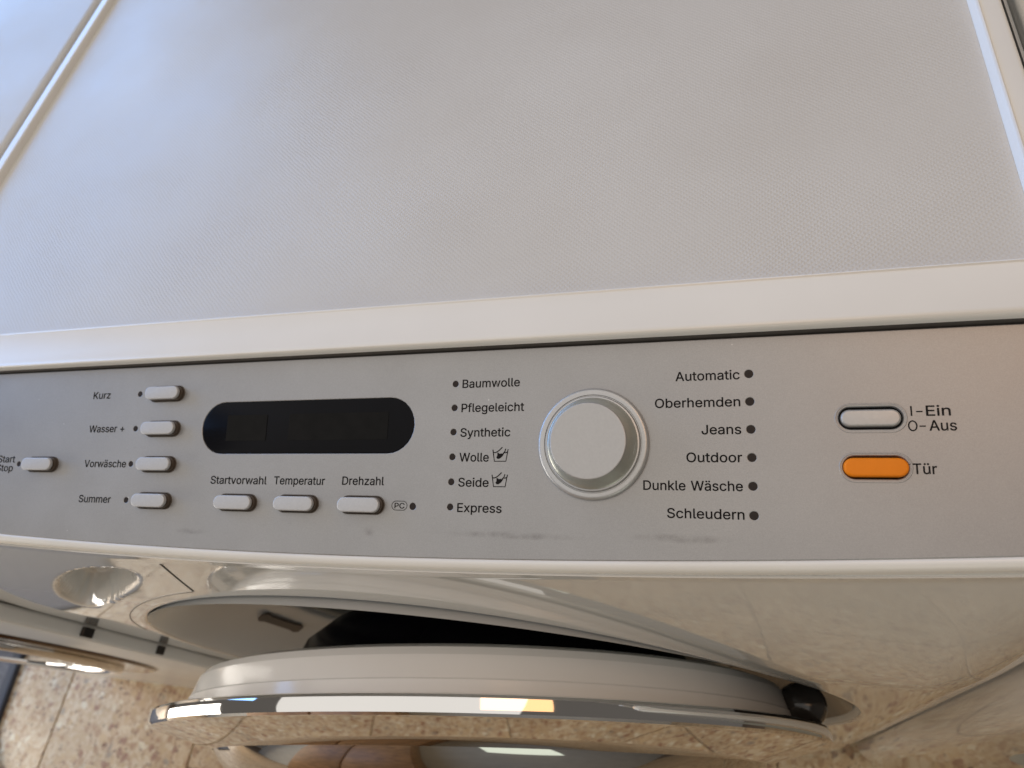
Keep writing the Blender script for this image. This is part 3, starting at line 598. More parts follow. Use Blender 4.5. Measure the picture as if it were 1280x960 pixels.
# lettering
import json
GLYPHS = json.loads(r'''{"+":[453,[[217,34,198,34,198,144,198,254,198,364,217,364,236,364,255,364,255,254,255,144,255,34,236,34],[171,172,61,172,61,190,61,208,61,226,171,226,281,226,391,226,391,208,391,190,391,172,281,172]]],"A":[480,[[39,0,16,0,78,170,140,339,201,509,226,509,251,509,276,509,338,339,401,170,463,0,440,0,418,0,395,0,359,101,323,202,287,302,281,321,273,344,264,372,255,400,245,435,232,478,236,478,241,478,245,478,233,435,222,399,213,371,204,343,196,320,191,302,155,202,120,101,85,0,62,0],[197,142,110,142,110,161,110,180,110,199,197,199,283,199,370,199,370,180,370,161,370,142,283,142]]],"B":[456,[[122,0,60,0,60,170,60,339,60,509,120,509,181,509,241,509,276,509,306,503,329,491,352,479,369,462,381,442,392,422,398,399,398,374,398,352,394,334,387,320,379,306,369,294,356,286,344,277,330,271,315,267,315,265,315,264,315,262,331,261,347,255,363,245,379,235,392,221,402,203,413,185,418,163,418,136,418,111,412,87,400,67,388,46,370,30,344,18,319,6,287,0,247,0,184,0],[125,115,125,57,165,57,205,57,245,57,284,57,313,65,330,80,347,95,355,114,355,137,355,154,351,170,342,184,334,198,321,209,306,218,290,227,271,231,248,231,207,231,166,231,125,231,125,173],[125,341,125,285,162,285,200,285,238,285,257,285,273,289,288,296,303,303,315,313,323,326,332,339,336,355,336,372,336,395,328,414,313,429,297,444,273,452,240,452,202,452,163,452,125,452,125,396]]],"C":[510,[[293,-7,267,-7,223,-7,184,4,150,25,116,46,89,76,70,115,50,154,40,201,40,254,40,308,50,354,70,393,89,432,116,462,150,484,184,505,223,516,267,516,293,516,317,512,340,504,363,497,384,486,402,471,420,457,436,439,448,418,460,398,468,374,473,348,451,348,430,348,408,348,404,366,398,381,389,395,381,408,370,419,357,428,345,438,331,444,315,449,300,454,284,456,267,456,236,456,208,448,184,432,159,417,139,394,125,364,111,334,103,297,103,254,103,211,111,175,125,145,140,115,159,92,184,76,209,61,236,53,267,53,284,53,300,55,315,60,331,65,345,71,357,81,370,90,381,101,389,114,398,128,404,143,408,160,430,160,451,160,473,160,469,135,460,111,448,91,436,70,421,52,402,38,384,23,363,12,341,5,318,-3]]],"D":[502,[[271,0,219,0,178,0,137,0,96,0,96,19,96,38,96,57,136,57,175,57,215,57,256,57,291,65,318,81,345,97,366,119,379,149,392,179,399,214,399,255,399,296,392,331,379,361,366,390,346,412,320,428,293,444,260,452,221,452,178,452,136,452,93,452,93,471,93,490,93,509,137,509,181,509,225,509,275,509,317,499,353,478,388,458,415,429,433,391,452,353,462,308,462,255,462,202,452,157,433,119,414,81,387,51,351,31,314,10],[103,509,125,509,125,339,125,170,125,0,103,0,82,0,60,0,60,170,60,339,60,509,82,509]]],"E":[419,[[165,0,60,0,60,170,60,339,60,509,164,509,268,509,372,509,372,490,372,471,372,452,290,452,207,452,125,452,125,396,125,341,125,286,202,286,278,286,355,286,355,267,355,248,355,229,278,229,202,229,125,229,125,172,125,114,125,57,208,57,292,57,375,57,375,38,375,19,375,0,270,0]]],"J":[396,[[230,-7,185,-7,140,-7,104,6,75,33,47,59,33,97,33,145,33,155,33,164,33,173,55,173,76,173,98,173,98,164,98,155,98,145,98,114,106,91,122,74,137,58,159,50,185,50,211,50,232,58,248,74,264,91,272,114,272,145,272,267,272,388,272,509,293,509,315,509,336,509,336,388,336,267,336,145,336,97,322,59,294,33,266,6]]],"K":[467,[[146,189,104,145,104,169,104,193,104,216,116,232,128,247,139,261,151,275,162,290,174,303,187,317,199,331,212,344,262,399,313,454,364,509,392,509,420,509,448,509,376,431,304,353,231,276,230,276,229,276,228,276,187,233],[82,0,60,0,60,170,60,339,60,509,82,509,103,509,125,509,125,451,125,392,125,334,124,298,124,261,124,225,124,214,124,204,125,193,125,129,125,64,125,0,103,0],[398,0,372,0,311,86,249,173,188,259,201,276,215,293,228,309,302,206,375,103,449,0,423,0]]],"O":[533,[[311,-7,267,-7,223,-7,184,4,150,25,116,46,90,76,70,115,50,154,40,201,40,254,40,308,50,354,70,393,90,432,116,462,150,484,184,505,223,516,267,516,311,516,350,505,384,484,418,462,444,432,464,393,483,354,493,308,493,254,493,201,483,154,464,115,444,76,418,46,384,25,350,4],[236,53,267,53,297,53,325,61,349,76,374,91,394,114,408,144,423,174,430,211,430,254,430,298,423,335,408,365,394,395,374,417,349,433,325,448,297,456,267,456,236,456,209,448,184,433,159,417,140,394,125,364,111,334,103,297,103,254,103,211,111,174,125,144,140,114,159,92,184,76,209,61]]],"P":[445,[[82,0,60,0,60,170,60,339,60,509,118,509,177,509,235,509,274,509,307,502,332,487,358,473,377,454,390,430,402,405,409,378,409,348,409,317,402,290,390,265,377,241,358,222,332,207,307,193,274,186,235,186,193,186,151,186,109,186,109,205,109,224,109,242,150,242,191,242,233,242,259,242,281,247,297,256,313,265,325,278,333,294,341,310,344,328,344,348,344,368,341,386,333,402,325,417,313,430,297,439,280,448,259,452,232,452,196,452,160,452,125,452,125,301,125,151,125,0,103,0]]],"S":[447,[[263,-9,224,-9,187,-9,155,-3,128,9,100,21,79,38,64,60,49,82,40,107,38,137,60,137,82,137,104,137,106,117,112,101,123,88,134,75,149,65,166,59,184,52,203,49,224,49,247,49,268,53,286,60,304,68,319,78,329,92,340,105,346,121,346,139,346,155,341,169,332,179,323,189,311,198,296,205,281,211,264,217,245,222,224,228,204,234,184,239,142,251,109,268,86,289,63,311,52,339,52,372,52,401,60,426,75,448,90,469,111,486,138,498,164,510,194,516,227,516,261,516,290,510,316,498,342,486,362,469,377,449,392,428,400,404,401,378,380,378,358,378,337,378,335,403,323,423,302,437,281,451,256,459,225,459,203,459,184,455,167,448,151,441,138,431,129,418,120,406,115,391,115,376,115,358,120,344,131,334,142,323,154,314,169,308,184,302,199,297,212,293,230,289,247,284,264,279,279,275,295,270,312,264,328,257,344,248,359,238,373,227,385,214,395,198,404,181,408,162,408,139,408,111,401,86,386,64,372,41,351,24,323,11,296,-2]]],"T":[449,[[85,452,32,452,32,471,32,490,32,509,160,509,288,509,417,509,417,490,417,471,417,452,363,452,310,452,257,452,257,301,257,151,257,0,235,0,214,0,193,0,193,151,193,301,193,452,139,452]]],"V":[480,[[229,0,204,0,141,170,79,339,16,509,39,509,62,509,84,509,120,408,156,307,192,206,198,189,206,166,215,137,224,109,235,73,248,31,243,31,239,31,235,31,247,74,258,110,267,138,276,166,284,189,290,206,325,307,360,408,395,509,417,509,440,509,463,509,401,339,340,170,278,0,253,0]]],"W":[686,[[180,0,155,0,109,170,63,339,16,509,38,509,60,509,82,509,109,404,136,300,163,196,168,179,172,163,175,145,179,128,183,111,187,94,190,76,194,58,197,40,194,40,192,40,189,40,193,58,196,76,200,94,203,111,207,128,211,145,215,163,220,179,224,196,251,300,279,404,306,509,331,509,355,509,380,509,407,404,434,300,462,196,466,179,470,163,474,145,478,128,482,111,486,94,490,76,494,58,497,40,494,40,491,40,488,40,492,58,495,76,499,94,502,111,506,128,510,145,515,163,519,179,523,196,550,300,576,404,603,509,625,509,647,509,670,509,623,339,577,170,530,0,505,0,480,0,455,0,426,108,397,215,368,323,362,344,357,367,351,391,346,416,341,444,336,475,341,475,345,475,350,475,345,445,340,419,335,395,330,371,324,347,318,323,289,215,260,108,230,0,205,0]]],"a":[389,[[182,-9,160,-9,136,-9,114,-4,94,5,75,14,59,27,48,45,36,62,30,83,30,108,30,130,35,147,43,161,52,175,63,185,78,193,92,201,108,207,125,211,143,215,160,218,178,220,201,223,219,225,234,227,248,228,258,231,265,235,272,239,276,245,276,255,276,255,276,256,276,257,276,272,273,286,267,297,261,308,252,316,240,322,228,328,213,331,196,331,178,331,162,328,149,322,136,317,126,309,118,301,110,292,104,283,100,274,80,280,61,285,41,291,50,314,62,332,79,346,95,360,113,369,133,375,153,381,173,384,194,384,208,384,223,383,239,379,255,376,271,370,286,360,301,351,313,338,322,320,332,303,337,280,337,251,337,168,337,84,337,0,317,0,297,0,277,0,277,17,277,35,277,52,275,52,274,52,272,52,268,43,261,34,252,25,243,15,230,7,215,1,200,-5],[155,45,170,45,193,45,212,50,228,59,243,68,255,79,263,93,271,107,276,122,276,138,276,155,276,173,276,190,273,187,268,184,259,182,251,180,242,178,231,176,221,174,210,172,200,171,190,170,182,169,175,168,161,166,147,163,134,159,121,154,111,148,103,139,96,131,92,119,92,105,92,92,95,81,102,72,109,63,118,57,130,52,142,48]]],"b":[424,[[261,-8,229,-8,206,-8,187,-4,172,4,158,12,146,21,138,31,129,42,123,51,118,59,116,59,114,59,112,59,112,39,112,20,112,0,92,0,72,0,53,0,53,170,53,339,53,509,73,509,93,509,114,509,114,446,114,382,114,319,115,319,117,319,118,319,123,327,129,336,137,346,145,356,157,365,171,373,186,381,205,384,229,384,261,384,289,376,313,361,337,345,356,322,370,293,383,263,390,229,390,189,390,149,383,114,370,84,356,55,337,32,313,16,289,0],[197,47,220,47,244,47,263,53,279,66,295,78,308,95,316,117,324,138,328,162,328,189,328,216,324,240,316,261,308,282,296,299,280,311,264,324,244,330,220,330,197,330,177,324,161,312,145,300,133,284,125,263,117,242,113,217,113,189,113,161,117,136,125,115,133,94,146,77,162,65,178,53]]],"c":[396,[[226,-8,207,-8,173,-8,143,0,117,16,91,33,71,56,56,85,41,114,34,149,34,187,34,227,41,262,56,291,71,321,91,343,117,360,143,376,173,384,207,384,226,384,243,382,260,377,276,372,292,365,305,356,319,347,330,335,340,322,350,309,357,294,362,277,342,272,322,267,303,262,300,272,296,281,290,289,285,297,278,305,270,311,262,317,253,322,242,325,232,328,220,330,207,330,182,330,161,323,145,310,129,297,116,280,108,258,100,237,96,213,96,187,96,162,100,139,108,117,116,96,129,79,145,66,161,53,182,46,207,46,220,46,232,48,243,52,253,55,263,60,271,66,279,72,286,80,292,89,297,97,301,107,304,117,324,112,343,107,363,102,358,85,351,70,341,56,332,43,320,31,306,21,293,12,277,4,261,-1,244,-6]]],"d":[424,[[219,-8,195,-8,164,-8,136,0,111,16,87,32,68,55,55,84,41,114,34,149,34,189,34,229,41,263,55,293,69,322,88,345,112,361,136,376,164,384,196,384,219,384,238,381,253,373,268,365,279,356,287,346,296,336,302,327,306,319,308,319,309,319,311,319,311,382,311,446,311,509,331,509,351,509,372,509,372,339,372,170,372,0,352,0,332,0,313,0,313,20,313,39,313,59,311,59,309,59,307,59,302,51,295,42,287,31,278,21,267,12,252,4,238,-4],[181,47,205,47,227,47,247,53,263,65,279,77,291,94,299,115,308,136,312,161,312,189,312,217,308,242,300,263,292,284,279,300,263,312,247,324,228,330,205,330,181,330,161,324,145,311,129,299,116,282,108,261,100,240,96,216,96,189,96,162,100,138,109,117,117,95,129,78,145,66,161,53]]],"e":[404,[[238,-8,212,-8,175,-8,143,0,117,16,90,33,70,56,56,85,41,114,34,148,34,187,34,226,41,260,55,290,69,319,89,343,115,359,141,376,171,384,205,384,226,384,246,381,266,374,285,367,303,356,319,341,335,326,348,306,357,282,366,258,371,228,371,194,371,186,371,178,371,169,272,169,174,169,75,169,75,187,75,204,75,221,163,221,250,221,338,221,329,215,319,208,310,202,310,227,306,249,298,269,290,288,278,303,263,314,247,325,228,330,205,330,182,330,163,325,146,313,130,302,118,288,109,270,100,251,96,232,96,211,96,200,96,189,96,178,96,150,101,126,110,106,120,87,134,72,151,61,168,51,189,46,212,46,228,46,241,48,254,53,266,57,277,64,285,73,294,82,301,93,306,105,325,101,345,96,365,91,359,71,349,54,335,39,321,24,303,13,283,4,262,-4]]],"f":[254,[[154,379,228,379,228,362,228,344,228,327,154,327,80,327,6,327,6,344,6,362,6,379,80,379],[101,0,81,0,81,144,81,288,81,432,81,453,86,471,96,486,106,500,119,511,135,519,152,526,169,530,187,530,201,530,213,529,222,527,232,525,238,523,243,521,238,503,233,486,227,468,224,470,220,471,215,472,210,473,203,474,195,474,176,474,163,469,154,460,146,451,142,437,142,419,142,279,142,140,142,0,121,0]]],"g":[425,[[238,-151,207,-151,179,-151,155,-147,134,-140,113,-132,96,-123,82,-110,69,-98,58,-84,51,-69,67,-60,84,-50,101,-41,107,-49,113,-57,122,-66,130,-75,141,-82,154,-88,168,-94,186,-97,207,-97,238,-97,263,-90,282,-75,302,-60,311,-37,311,-6,311,19,311,44,311,68,310,68,308,68,306,68,301,60,295,51,287,41,278,32,267,23,252,16,238,8,219,5,195,5,164,5,137,12,113,27,88,41,69,62,55,90,41,118,34,152,34,191,34,230,41,264,55,293,69,322,88,345,112,361,137,376,165,384,196,384,220,384,239,381,253,373,268,365,280,356,288,346,297,336,303,327,308,319,309,319,311,319,313,319,313,339,313,359,313,379,333,379,353,379,372,379,372,250,372,121,372,-9,372,-42,365,-69,350,-90,335,-111,316,-126,291,-136,266,-146],[181,59,205,59,228,59,248,64,264,75,280,86,292,101,300,121,308,141,312,165,312,193,312,220,308,243,300,264,292,284,280,301,264,312,248,324,228,330,205,330,181,330,161,324,145,312,129,299,117,283,109,262,100,242,96,219,96,193,96,166,100,143,109,123,117,103,129,87,145,76,162,65]]],"h":[410,[[114,249,114,227,114,151,114,76,114,0,93,0,73,0,53,0,53,170,53,339,53,509,73,509,93,509,114,509,114,435,114,312,114,312,114,312,131,347,152,362,174,377,199,384,227,384,253,384,276,379,295,369,315,358,330,342,341,321,352,299,357,273,357,240,357,160,357,80,357,0,337,0,316,0,296,0,296,78,296,157,296,235,296,265,288,288,273,304,258,321,237,329,210,329,192,329,175,325,161,317,146,309,135,298,126,283,118,267]]],"i":[167,[[73,0,53,0,53,126,53,253,53,379,73,379,93,379,114,379,114,253,114,126,114,0,93,0],[95,443,84,443,72,443,62,447,54,455,45,462,41,472,41,483,41,494,45,504,54,512,62,520,72,524,84,524,95,524,106,520,114,512,122,504,126,494,126,483,126,472,122,462,114,455,106,447]]],"k":[381,[[132,158,110,137,110,162,110,187,110,212,113,212,117,212,121,212,175,268,230,323,284,379,310,379,335,379,360,379,301,319,243,259,184,199,182,199,179,199,177,199,155,178],[73,0,53,0,53,170,53,339,53,509,73,509,93,509,114,509,114,339,114,170,114,0,93,0],[320,0,294,0,245,62,197,124,148,186,162,200,177,214,191,229,252,152,312,76,372,0,346,0]]],"l":[189,[[147,-2,139,-2,110,-2,88,5,74,20,60,35,53,57,53,84,53,226,53,367,53,509,73,509,93,509,114,509,114,372,114,235,114,99,114,81,116,69,120,62,125,55,133,52,146,52,152,52,157,52,160,53,164,53,167,54,170,54,173,37,177,20,181,3,175,1,169,0,162,-1,154,-2]]],"m":[610,[[73,0,53,0,53,126,53,253,53,379,72,379,92,379,112,379,112,351,112,318,112,318,112,318,121,332,132,346,144,359,157,369,172,376,187,383,203,386,219,386,247,386,270,378,287,361,305,344,316,318,316,318,316,318,325,329,337,343,349,357,364,367,381,375,398,382,416,386,437,386,459,386,479,381,497,372,515,362,530,348,541,328,551,309,557,285,557,255,557,170,557,85,557,0,536,0,516,0,496,0,496,85,496,169,496,254,496,281,488,301,473,313,457,325,439,330,419,330,402,330,387,327,374,320,362,313,352,303,345,290,339,278,335,263,335,247,335,165,335,82,335,0,315,0,295,0,274,0,274,87,274,173,274,260,274,281,267,298,253,311,239,324,221,330,199,330,185,330,171,327,158,320,144,313,134,303,126,289,118,276,114,258,114,238,114,159,114,79,114,0,93,0]]],"n":[410,[[114,249,114,227,114,151,114,76,114,0,93,0,73,0,53,0,53,126,53,253,53,379,72,379,92,379,112,379,112,349,112,312,112,312,112,312,131,347,152,362,174,377,199,384,227,384,253,384,276,379,295,369,314,358,330,342,341,321,352,299,357,273,357,240,357,160,357,80,357,0,337,0,316,0,296,0,296,78,296,157,296,235,296,265,288,288,273,304,258,321,237,329,210,329,192,329,175,325,161,317,146,309,135,298,126,283,118,267]]],"o":[415,[[242,-8,207,-8,173,-8,143,0,117,16,91,33,71,56,56,85,41,114,34,149,34,187,34,227,41,262,56,291,71,321,91,343,117,360,143,376,173,384,207,384,242,384,273,376,299,360,325,343,345,321,359,291,374,262,381,227,381,187,381,149,374,114,359,85,345,56,325,33,299,16,273,0],[182,46,207,46,233,46,254,53,270,66,287,79,299,96,307,117,315,139,319,162,319,187,319,213,315,236,307,258,299,280,287,297,270,310,254,323,233,330,207,330,182,330,161,323,145,310,129,297,116,280,108,258,100,237,96,213,96,187,96,162,100,139,108,117,116,96,129,79,145,66,161,53]]],"p":[424,[[73,-143,53,-143,53,31,53,205,53,379,72,379,92,379,112,379,112,359,112,339,112,319,114,319,116,319,118,319,123,327,129,336,137,346,145,356,157,365,171,373,186,381,205,384,229,384,261,384,289,376,313,361,337,345,356,322,370,293,383,263,390,229,390,189,390,149,383,114,370,84,356,55,337,32,313,16,289,0,261,-8,229,-8,206,-8,187,-4,173,4,158,12,146,21,138,31,130,42,123,51,118,59,117,59,115,59,114,59,114,-8,114,-76,114,-143,93,-143],[197,47,220,47,244,47,263,53,279,66,295,78,308,95,316,117,324,138,328,162,328,189,328,216,324,240,316,261,308,282,296,299,280,311,264,324,244,330,220,330,197,330,177,324,161,312,145,300,133,284,125,263,117,242,113,217,113,189,113,161,117,136,125,115,133,94,146,77,162,65,178,53]]],"r":[259,[[73,0,53,0,53,126,53,253,53,379,72,379,92,379,112,379,112,360,112,340,112,321,113,321,114,321,115,321,122,340,135,355,152,367,170,379,190,385,213,385,218,385,223,385,229,384,235,384,240,384,243,384,243,363,243,343,243,322,242,323,237,323,230,324,223,325,215,326,207,326,189,326,173,322,159,315,145,307,134,297,126,284,118,270,114,255,114,237,114,158,114,79,114,0,93,0]]],"s":[365,[[211,-8,182,-8,156,-8,133,-4,112,3,92,11,75,23,62,38,49,53,40,72,36,94,55,98,74,102,94,107,99,86,109,70,124,60,139,50,158,45,181,45,208,45,229,51,244,62,260,74,268,87,268,103,268,116,263,127,254,136,245,144,231,151,212,155,191,160,170,165,149,170,115,178,89,191,72,208,55,225,47,247,47,274,47,296,53,315,65,332,77,348,94,361,115,370,136,380,160,384,187,384,213,384,235,380,254,372,272,365,287,353,299,339,310,325,319,309,324,290,305,286,287,281,268,277,263,292,255,304,243,316,230,327,212,333,187,333,165,333,146,327,131,317,116,306,109,293,109,277,109,263,114,252,124,243,134,235,150,228,172,223,191,218,210,214,229,209,264,201,290,188,306,171,323,154,331,133,331,107,331,84,325,64,312,47,300,30,282,16,260,6,237,-3]]],"t":[227,[[138,379,204,379,204,362,204,344,204,327,138,327,72,327,6,327,6,344,6,362,6,379,72,379],[65,345,65,471,85,471,106,471,126,471,126,347,126,222,126,98,126,81,129,69,136,61,143,54,154,50,170,50,174,50,179,50,185,51,191,52,197,53,202,54,206,36,209,19,213,2,207,0,200,-2,192,-3,184,-4,176,-4,168,-4,136,-4,110,4,92,21,74,38,65,62,65,93,65,219]]],"u":[410,[[211,-5,182,-5,157,-5,134,0,115,11,95,21,80,37,69,59,58,80,53,107,53,139,53,219,53,299,53,379,73,379,93,379,114,379,114,301,114,222,114,144,114,114,121,91,137,75,152,58,173,50,200,50,218,50,235,54,249,62,264,70,275,81,283,97,292,112,296,131,296,153,296,228,296,304,296,379,316,379,337,379,357,379,357,253,357,126,357,0,337,0,318,0,298,0,298,31,298,61,298,92,301,92,304,92,307,92,295,57,279,32,257,17,235,2]]],"v":[389,[[184,0,163,0,114,126,66,253,17,379,40,379,62,379,84,379,111,305,138,230,165,155,174,132,181,110,187,87,193,64,199,42,206,21,198,21,191,21,184,21,191,42,197,64,203,87,209,110,216,132,224,155,251,230,278,305,305,379,327,379,349,379,371,379,323,253,275,126,226,0,205,0]]],"w":[567,[[158,0,138,0,99,126,61,253,23,379,44,379,66,379,87,379,103,324,118,269,133,214,140,191,147,165,154,137,161,108,168,76,175,41,172,41,168,41,165,41,172,75,179,106,186,135,193,163,199,190,206,214,221,269,237,324,252,379,273,379,295,379,316,379,332,324,347,269,362,214,368,190,375,164,382,136,388,107,395,76,402,41,399,41,395,41,391,41,399,75,406,107,413,135,420,164,427,190,434,214,449,269,465,324,480,379,502,379,523,379,545,379,506,253,468,126,429,0,409,0,389,0,368,0,352,57,335,114,319,172,314,189,309,207,305,225,300,243,295,261,291,280,286,299,281,318,277,338,281,338,286,338,291,338,286,319,281,299,277,280,272,261,267,243,263,225,258,206,253,189,248,172,231,114,215,57,199,0,178,0]]],"x":[379,[[44,0,21,0,71,73,121,145,171,218,171,202,171,187,171,171,124,240,76,310,29,379,52,379,76,379,100,379,116,355,132,330,147,306,160,287,170,270,179,253,188,237,198,221,207,206,197,206,186,206,175,206,185,221,194,237,202,253,211,270,221,287,233,306,249,330,266,355,282,379,305,379,328,379,352,379,304,309,256,239,209,169,209,184,209,199,209,214,258,143,308,71,358,0,334,0,310,0,287,0,268,28,249,57,231,85,219,103,209,120,200,136,191,152,182,167,173,182,183,182,194,182,205,182,195,167,186,152,178,136,170,120,160,103,148,85,129,57,110,28,91,0,68,0]]],"y":[389,[[51,-140,47,-139,52,-121,57,-103,61,-86,65,-86,68,-87,71,-87,83,-90,94,-91,104,-89,114,-87,122,-82,130,-74,138,-66,145,-53,151,-36,155,-24,159,-13,163,-1,114,126,66,252,17,379,40,379,62,379,84,379,111,305,138,230,165,155,174,132,181,109,187,87,193,64,199,42,206,21,198,21,191,21,184,21,190,42,196,64,202,87,209,110,216,132,224,155,251,230,278,305,305,379,327,379,349,379,371,379,316,234,260,88,204,-58,196,-78,187,-94,177,-107,166,-120,153,-129,139,-136,125,-142,109,-145,91,-145,81,-145,72,-144,65,-143,57,-142]]],"z":[380,[[141,0,42,0,42,15,42,30,42,46,112,137,183,228,254,320,254,321,254,322,254,323,185,323,117,323,48,323,48,342,48,361,48,379,143,379,238,379,333,379,333,363,333,347,333,331,264,241,195,150,126,60,126,59,126,58,126,56,197,56,268,56,339,56,339,38,339,19,339,0,240,0]]],"ä":[389,[[182,-9,160,-9,136,-9,114,-4,94,5,75,14,59,27,48,45,36,62,30,83,30,108,30,130,35,147,43,161,52,175,63,185,78,193,92,201,108,207,125,211,143,215,160,218,178,220,201,223,219,225,234,227,248,228,258,231,265,235,272,239,276,245,276,255,276,255,276,256,276,257,276,272,273,286,267,297,261,308,252,316,240,322,228,328,213,331,196,331,178,331,162,328,149,322,136,317,126,309,118,301,110,292,104,283,100,274,80,280,61,285,41,291,50,314,62,332,79,346,95,360,113,369,133,375,153,381,173,384,194,384,208,384,223,383,239,379,255,376,271,370,286,360,301,351,313,338,322,320,332,303,337,280,337,251,337,168,337,84,337,0,317,0,297,0,277,0,277,17,277,35,277,52,275,52,274,52,272,52,268,43,261,34,252,25,243,15,230,7,215,1,200,-5],[155,45,170,45,193,45,212,50,228,59,243,68,255,79,263,93,271,107,276,122,276,138,276,155,276,173,276,190,273,187,268,184,259,182,251,180,242,178,231,176,221,174,210,172,200,171,190,170,182,169,175,168,161,166,147,163,134,159,121,154,111,148,103,139,96,131,92,119,92,105,92,92,95,81,102,72,109,63,118,57,130,52,142,48],[272,443,261,443,250,443,240,447,233,455,225,462,221,472,221,483,221,494,225,504,233,512,240,519,250,523,261,523,272,523,282,519,290,512,298,504,301,494,301,483,301,472,298,462,290,455,282,447],[129,443,117,443,106,443,97,447,89,455,81,462,77,472,77,483,77,494,81,504,89,512,97,519,106,523,117,523,129,523,138,519,146,512,154,504,158,494,158,483,158,472,154,462,146,455,138,447]]],"ü":[410,[[211,-5,182,-5,157,-5,134,0,115,11,95,21,80,37,69,59,58,80,53,107,53,139,53,219,53,299,53,379,73,379,93,379,114,379,114,301,114,222,114,144,114,114,121,91,137,75,152,58,173,50,200,50,218,50,235,54,249,62,264,70,275,81,283,97,292,112,296,131,296,153,296,228,296,304,296,379,316,379,337,379,357,379,357,253,357,126,357,0,337,0,318,0,298,0,298,31,298,61,298,92,301,92,304,92,307,92,295,57,279,32,257,17,235,2],[288,443,277,443,266,443,256,447,248,455,240,462,236,472,236,483,236,494,240,504,248,512,256,519,266,523,277,523,288,523,298,519,305,512,313,504,317,494,317,483,317,472,313,462,305,455,298,447],[144,443,133,443,122,443,112,447,104,455,97,462,93,472,93,483,93,494,97,504,104,512,112,519,122,523,133,523,144,523,154,519,162,512,170,504,173,494,173,483,173,472,170,462,162,455,154,447]]]}''')   # outlines of a plain grotesque: advance, then splines of (left handle, point, right handle)
def sarea(sp):
    P_ = [(sp[6 * i + 2], sp[6 * i + 3]) for i in range(len(sp) // 6)]
    return sum(P_[i - 1][0] * P_[i][1] - P_[i][0] * P_[i - 1][1] for i in range(len(P_)))
def inside(pt, sp):
    P_ = [(sp[6 * i + 2], sp[6 * i + 3]) for i in range(len(sp) // 6)]
    c = False
    for i in range(len(P_)):
        (x1_, y1_), (x2_, y2_) = P_[i - 1], P_[i]
        if (y1_ > pt[1]) != (y2_ > pt[1]) and pt[0] < (x2_ - x1_) * (pt[1] - y1_) / (y2_ - y1_) + x1_: c = not c
    return c
def text_mesh(s):
    """the strokes of one line of print: overlapping outlines are filled one by one, each a hair above the last"""
    x = 0; bmo = bmesh.new(); layer = 0
    for ch in s:
        if ch == ' ': x += 0.24; continue
        adv, splines = GLYPHS[ch]
        big = max(splines, key=lambda q: abs(sarea(q))); sg = sarea(big) > 0
        outs = [q for q in splines if (sarea(q) > 0) == sg]; holes = [q for q in splines if (sarea(q) > 0) != sg]
        for k, out in enumerate(outs):
            c = bpy.data.curves.new('t', 'CURVE'); c.dimensions = '2D'; c.fill_mode = 'BOTH'; c.resolution_u = 4; c.offset = TXT_OFF
            for sp in [out] + [h for h in holes if inside((h[2], h[3]), out)]:
                q = c.splines.new('BEZIER'); n = len(sp) // 6
                q.bezier_points.add(n - 1); q.use_cyclic_u = True
                for i, p in enumerate(q.bezier_points):
                    h = [t / 1000 for t in sp[6 * i:6 * i + 6]]
                    p.handle_left_type = p.handle_right_type = 'FREE'
                    p.handle_left = (h[0] + x, h[1], 0); p.co = (h[2] + x, h[3], 0); p.handle_right = (h[4] + x, h[5], 0)
            o = bpy.data.objects.new('t', c); col.objects.link(o)
            m = bpy.data.meshes.new_from_object(o.evaluated_get(bpy.context.evaluated_depsgraph_get())); bpy.data.objects.remove(o)
            for v in m.vertices: v.co.z = k * 0.0015
            bmo.from_mesh(m); bpy.data.meshes.remove(m)
        for sp in splines:                                   # heavier strokes: a narrow band along every outline
            n = len(sp) // 6; Q = []
            for i in range(n):
                p, q = sp[6 * i:6 * i + 6], sp[6 * ((i + 1) % n):6 * ((i + 1) % n) + 6]
                A, B, C, D = (p[2], p[3]), (p[4], p[5]), (q[0], q[1]), (q[2], q[3])
                for k in range(4):
                    t = k / 4; u_ = 1 - t
                    Q.append(tuple((u_ ** 3 * A[e] + 3 * u_ * u_ * t * B[e] + 3 * u_ * t * t * C[e] + t ** 3 * D[e]) / 1000 + (x if e == 0 else 0) for e in (0, 1)))
            Q = [a for a, b in zip(Q, Q[1:] + Q[:1]) if math.dist(a, b) > 1e-4]
            ring = []
            for i in range(len(Q)):
                a, b = Q[i - 1], Q[(i + 1) % len(Q)]
                dx, dy = b[0] - a[0], b[1] - a[1]; l = math.hypot(dx, dy) or 1
                nx, ny = -dy / l * STROKE / 2, dx / l * STROKE / 2
                ring.append((bmo.verts.new((Q[i][0] + nx, Q[i][1] + ny, .004)), bmo.verts.new((Q[i][0] - nx, Q[i][1] - ny, .004))))
            for i in range(len(ring)):
                a, b = ring[i - 1], ring[i]
                try: bmo.faces.new((a[0], a[1], b[1], b[0]))
                except ValueError: pass
        x += adv / 1000
    m = bpy.data.meshes.new('lettering'); bmo.to_mesh(m); bmo.free()
    return m
TXT_OFF = 0.0; STROKE = 0.022
mH = text_mesh('E'); capH = max(v.co.y for v in mH.vertices)
def print_text(s, u0, u1, vbase, cap=3.35):
    m = text_mesh(s); m.name = 'lettering'
    xa = min(v.co.x for v in m.vertices); xb = max(v.co.x for v in m.vertices)
    kx = (u1 - u0) * 1e-3 / (xb - xa); ky = cap * 1e-3 / capH
    for v in m.vertices: v.co = ((v.co.x - xa) * kx, v.co.y * ky, v.co.z * .004)
    return link('lettering', m, M_print, panel, P(u0, vbase, .00004))
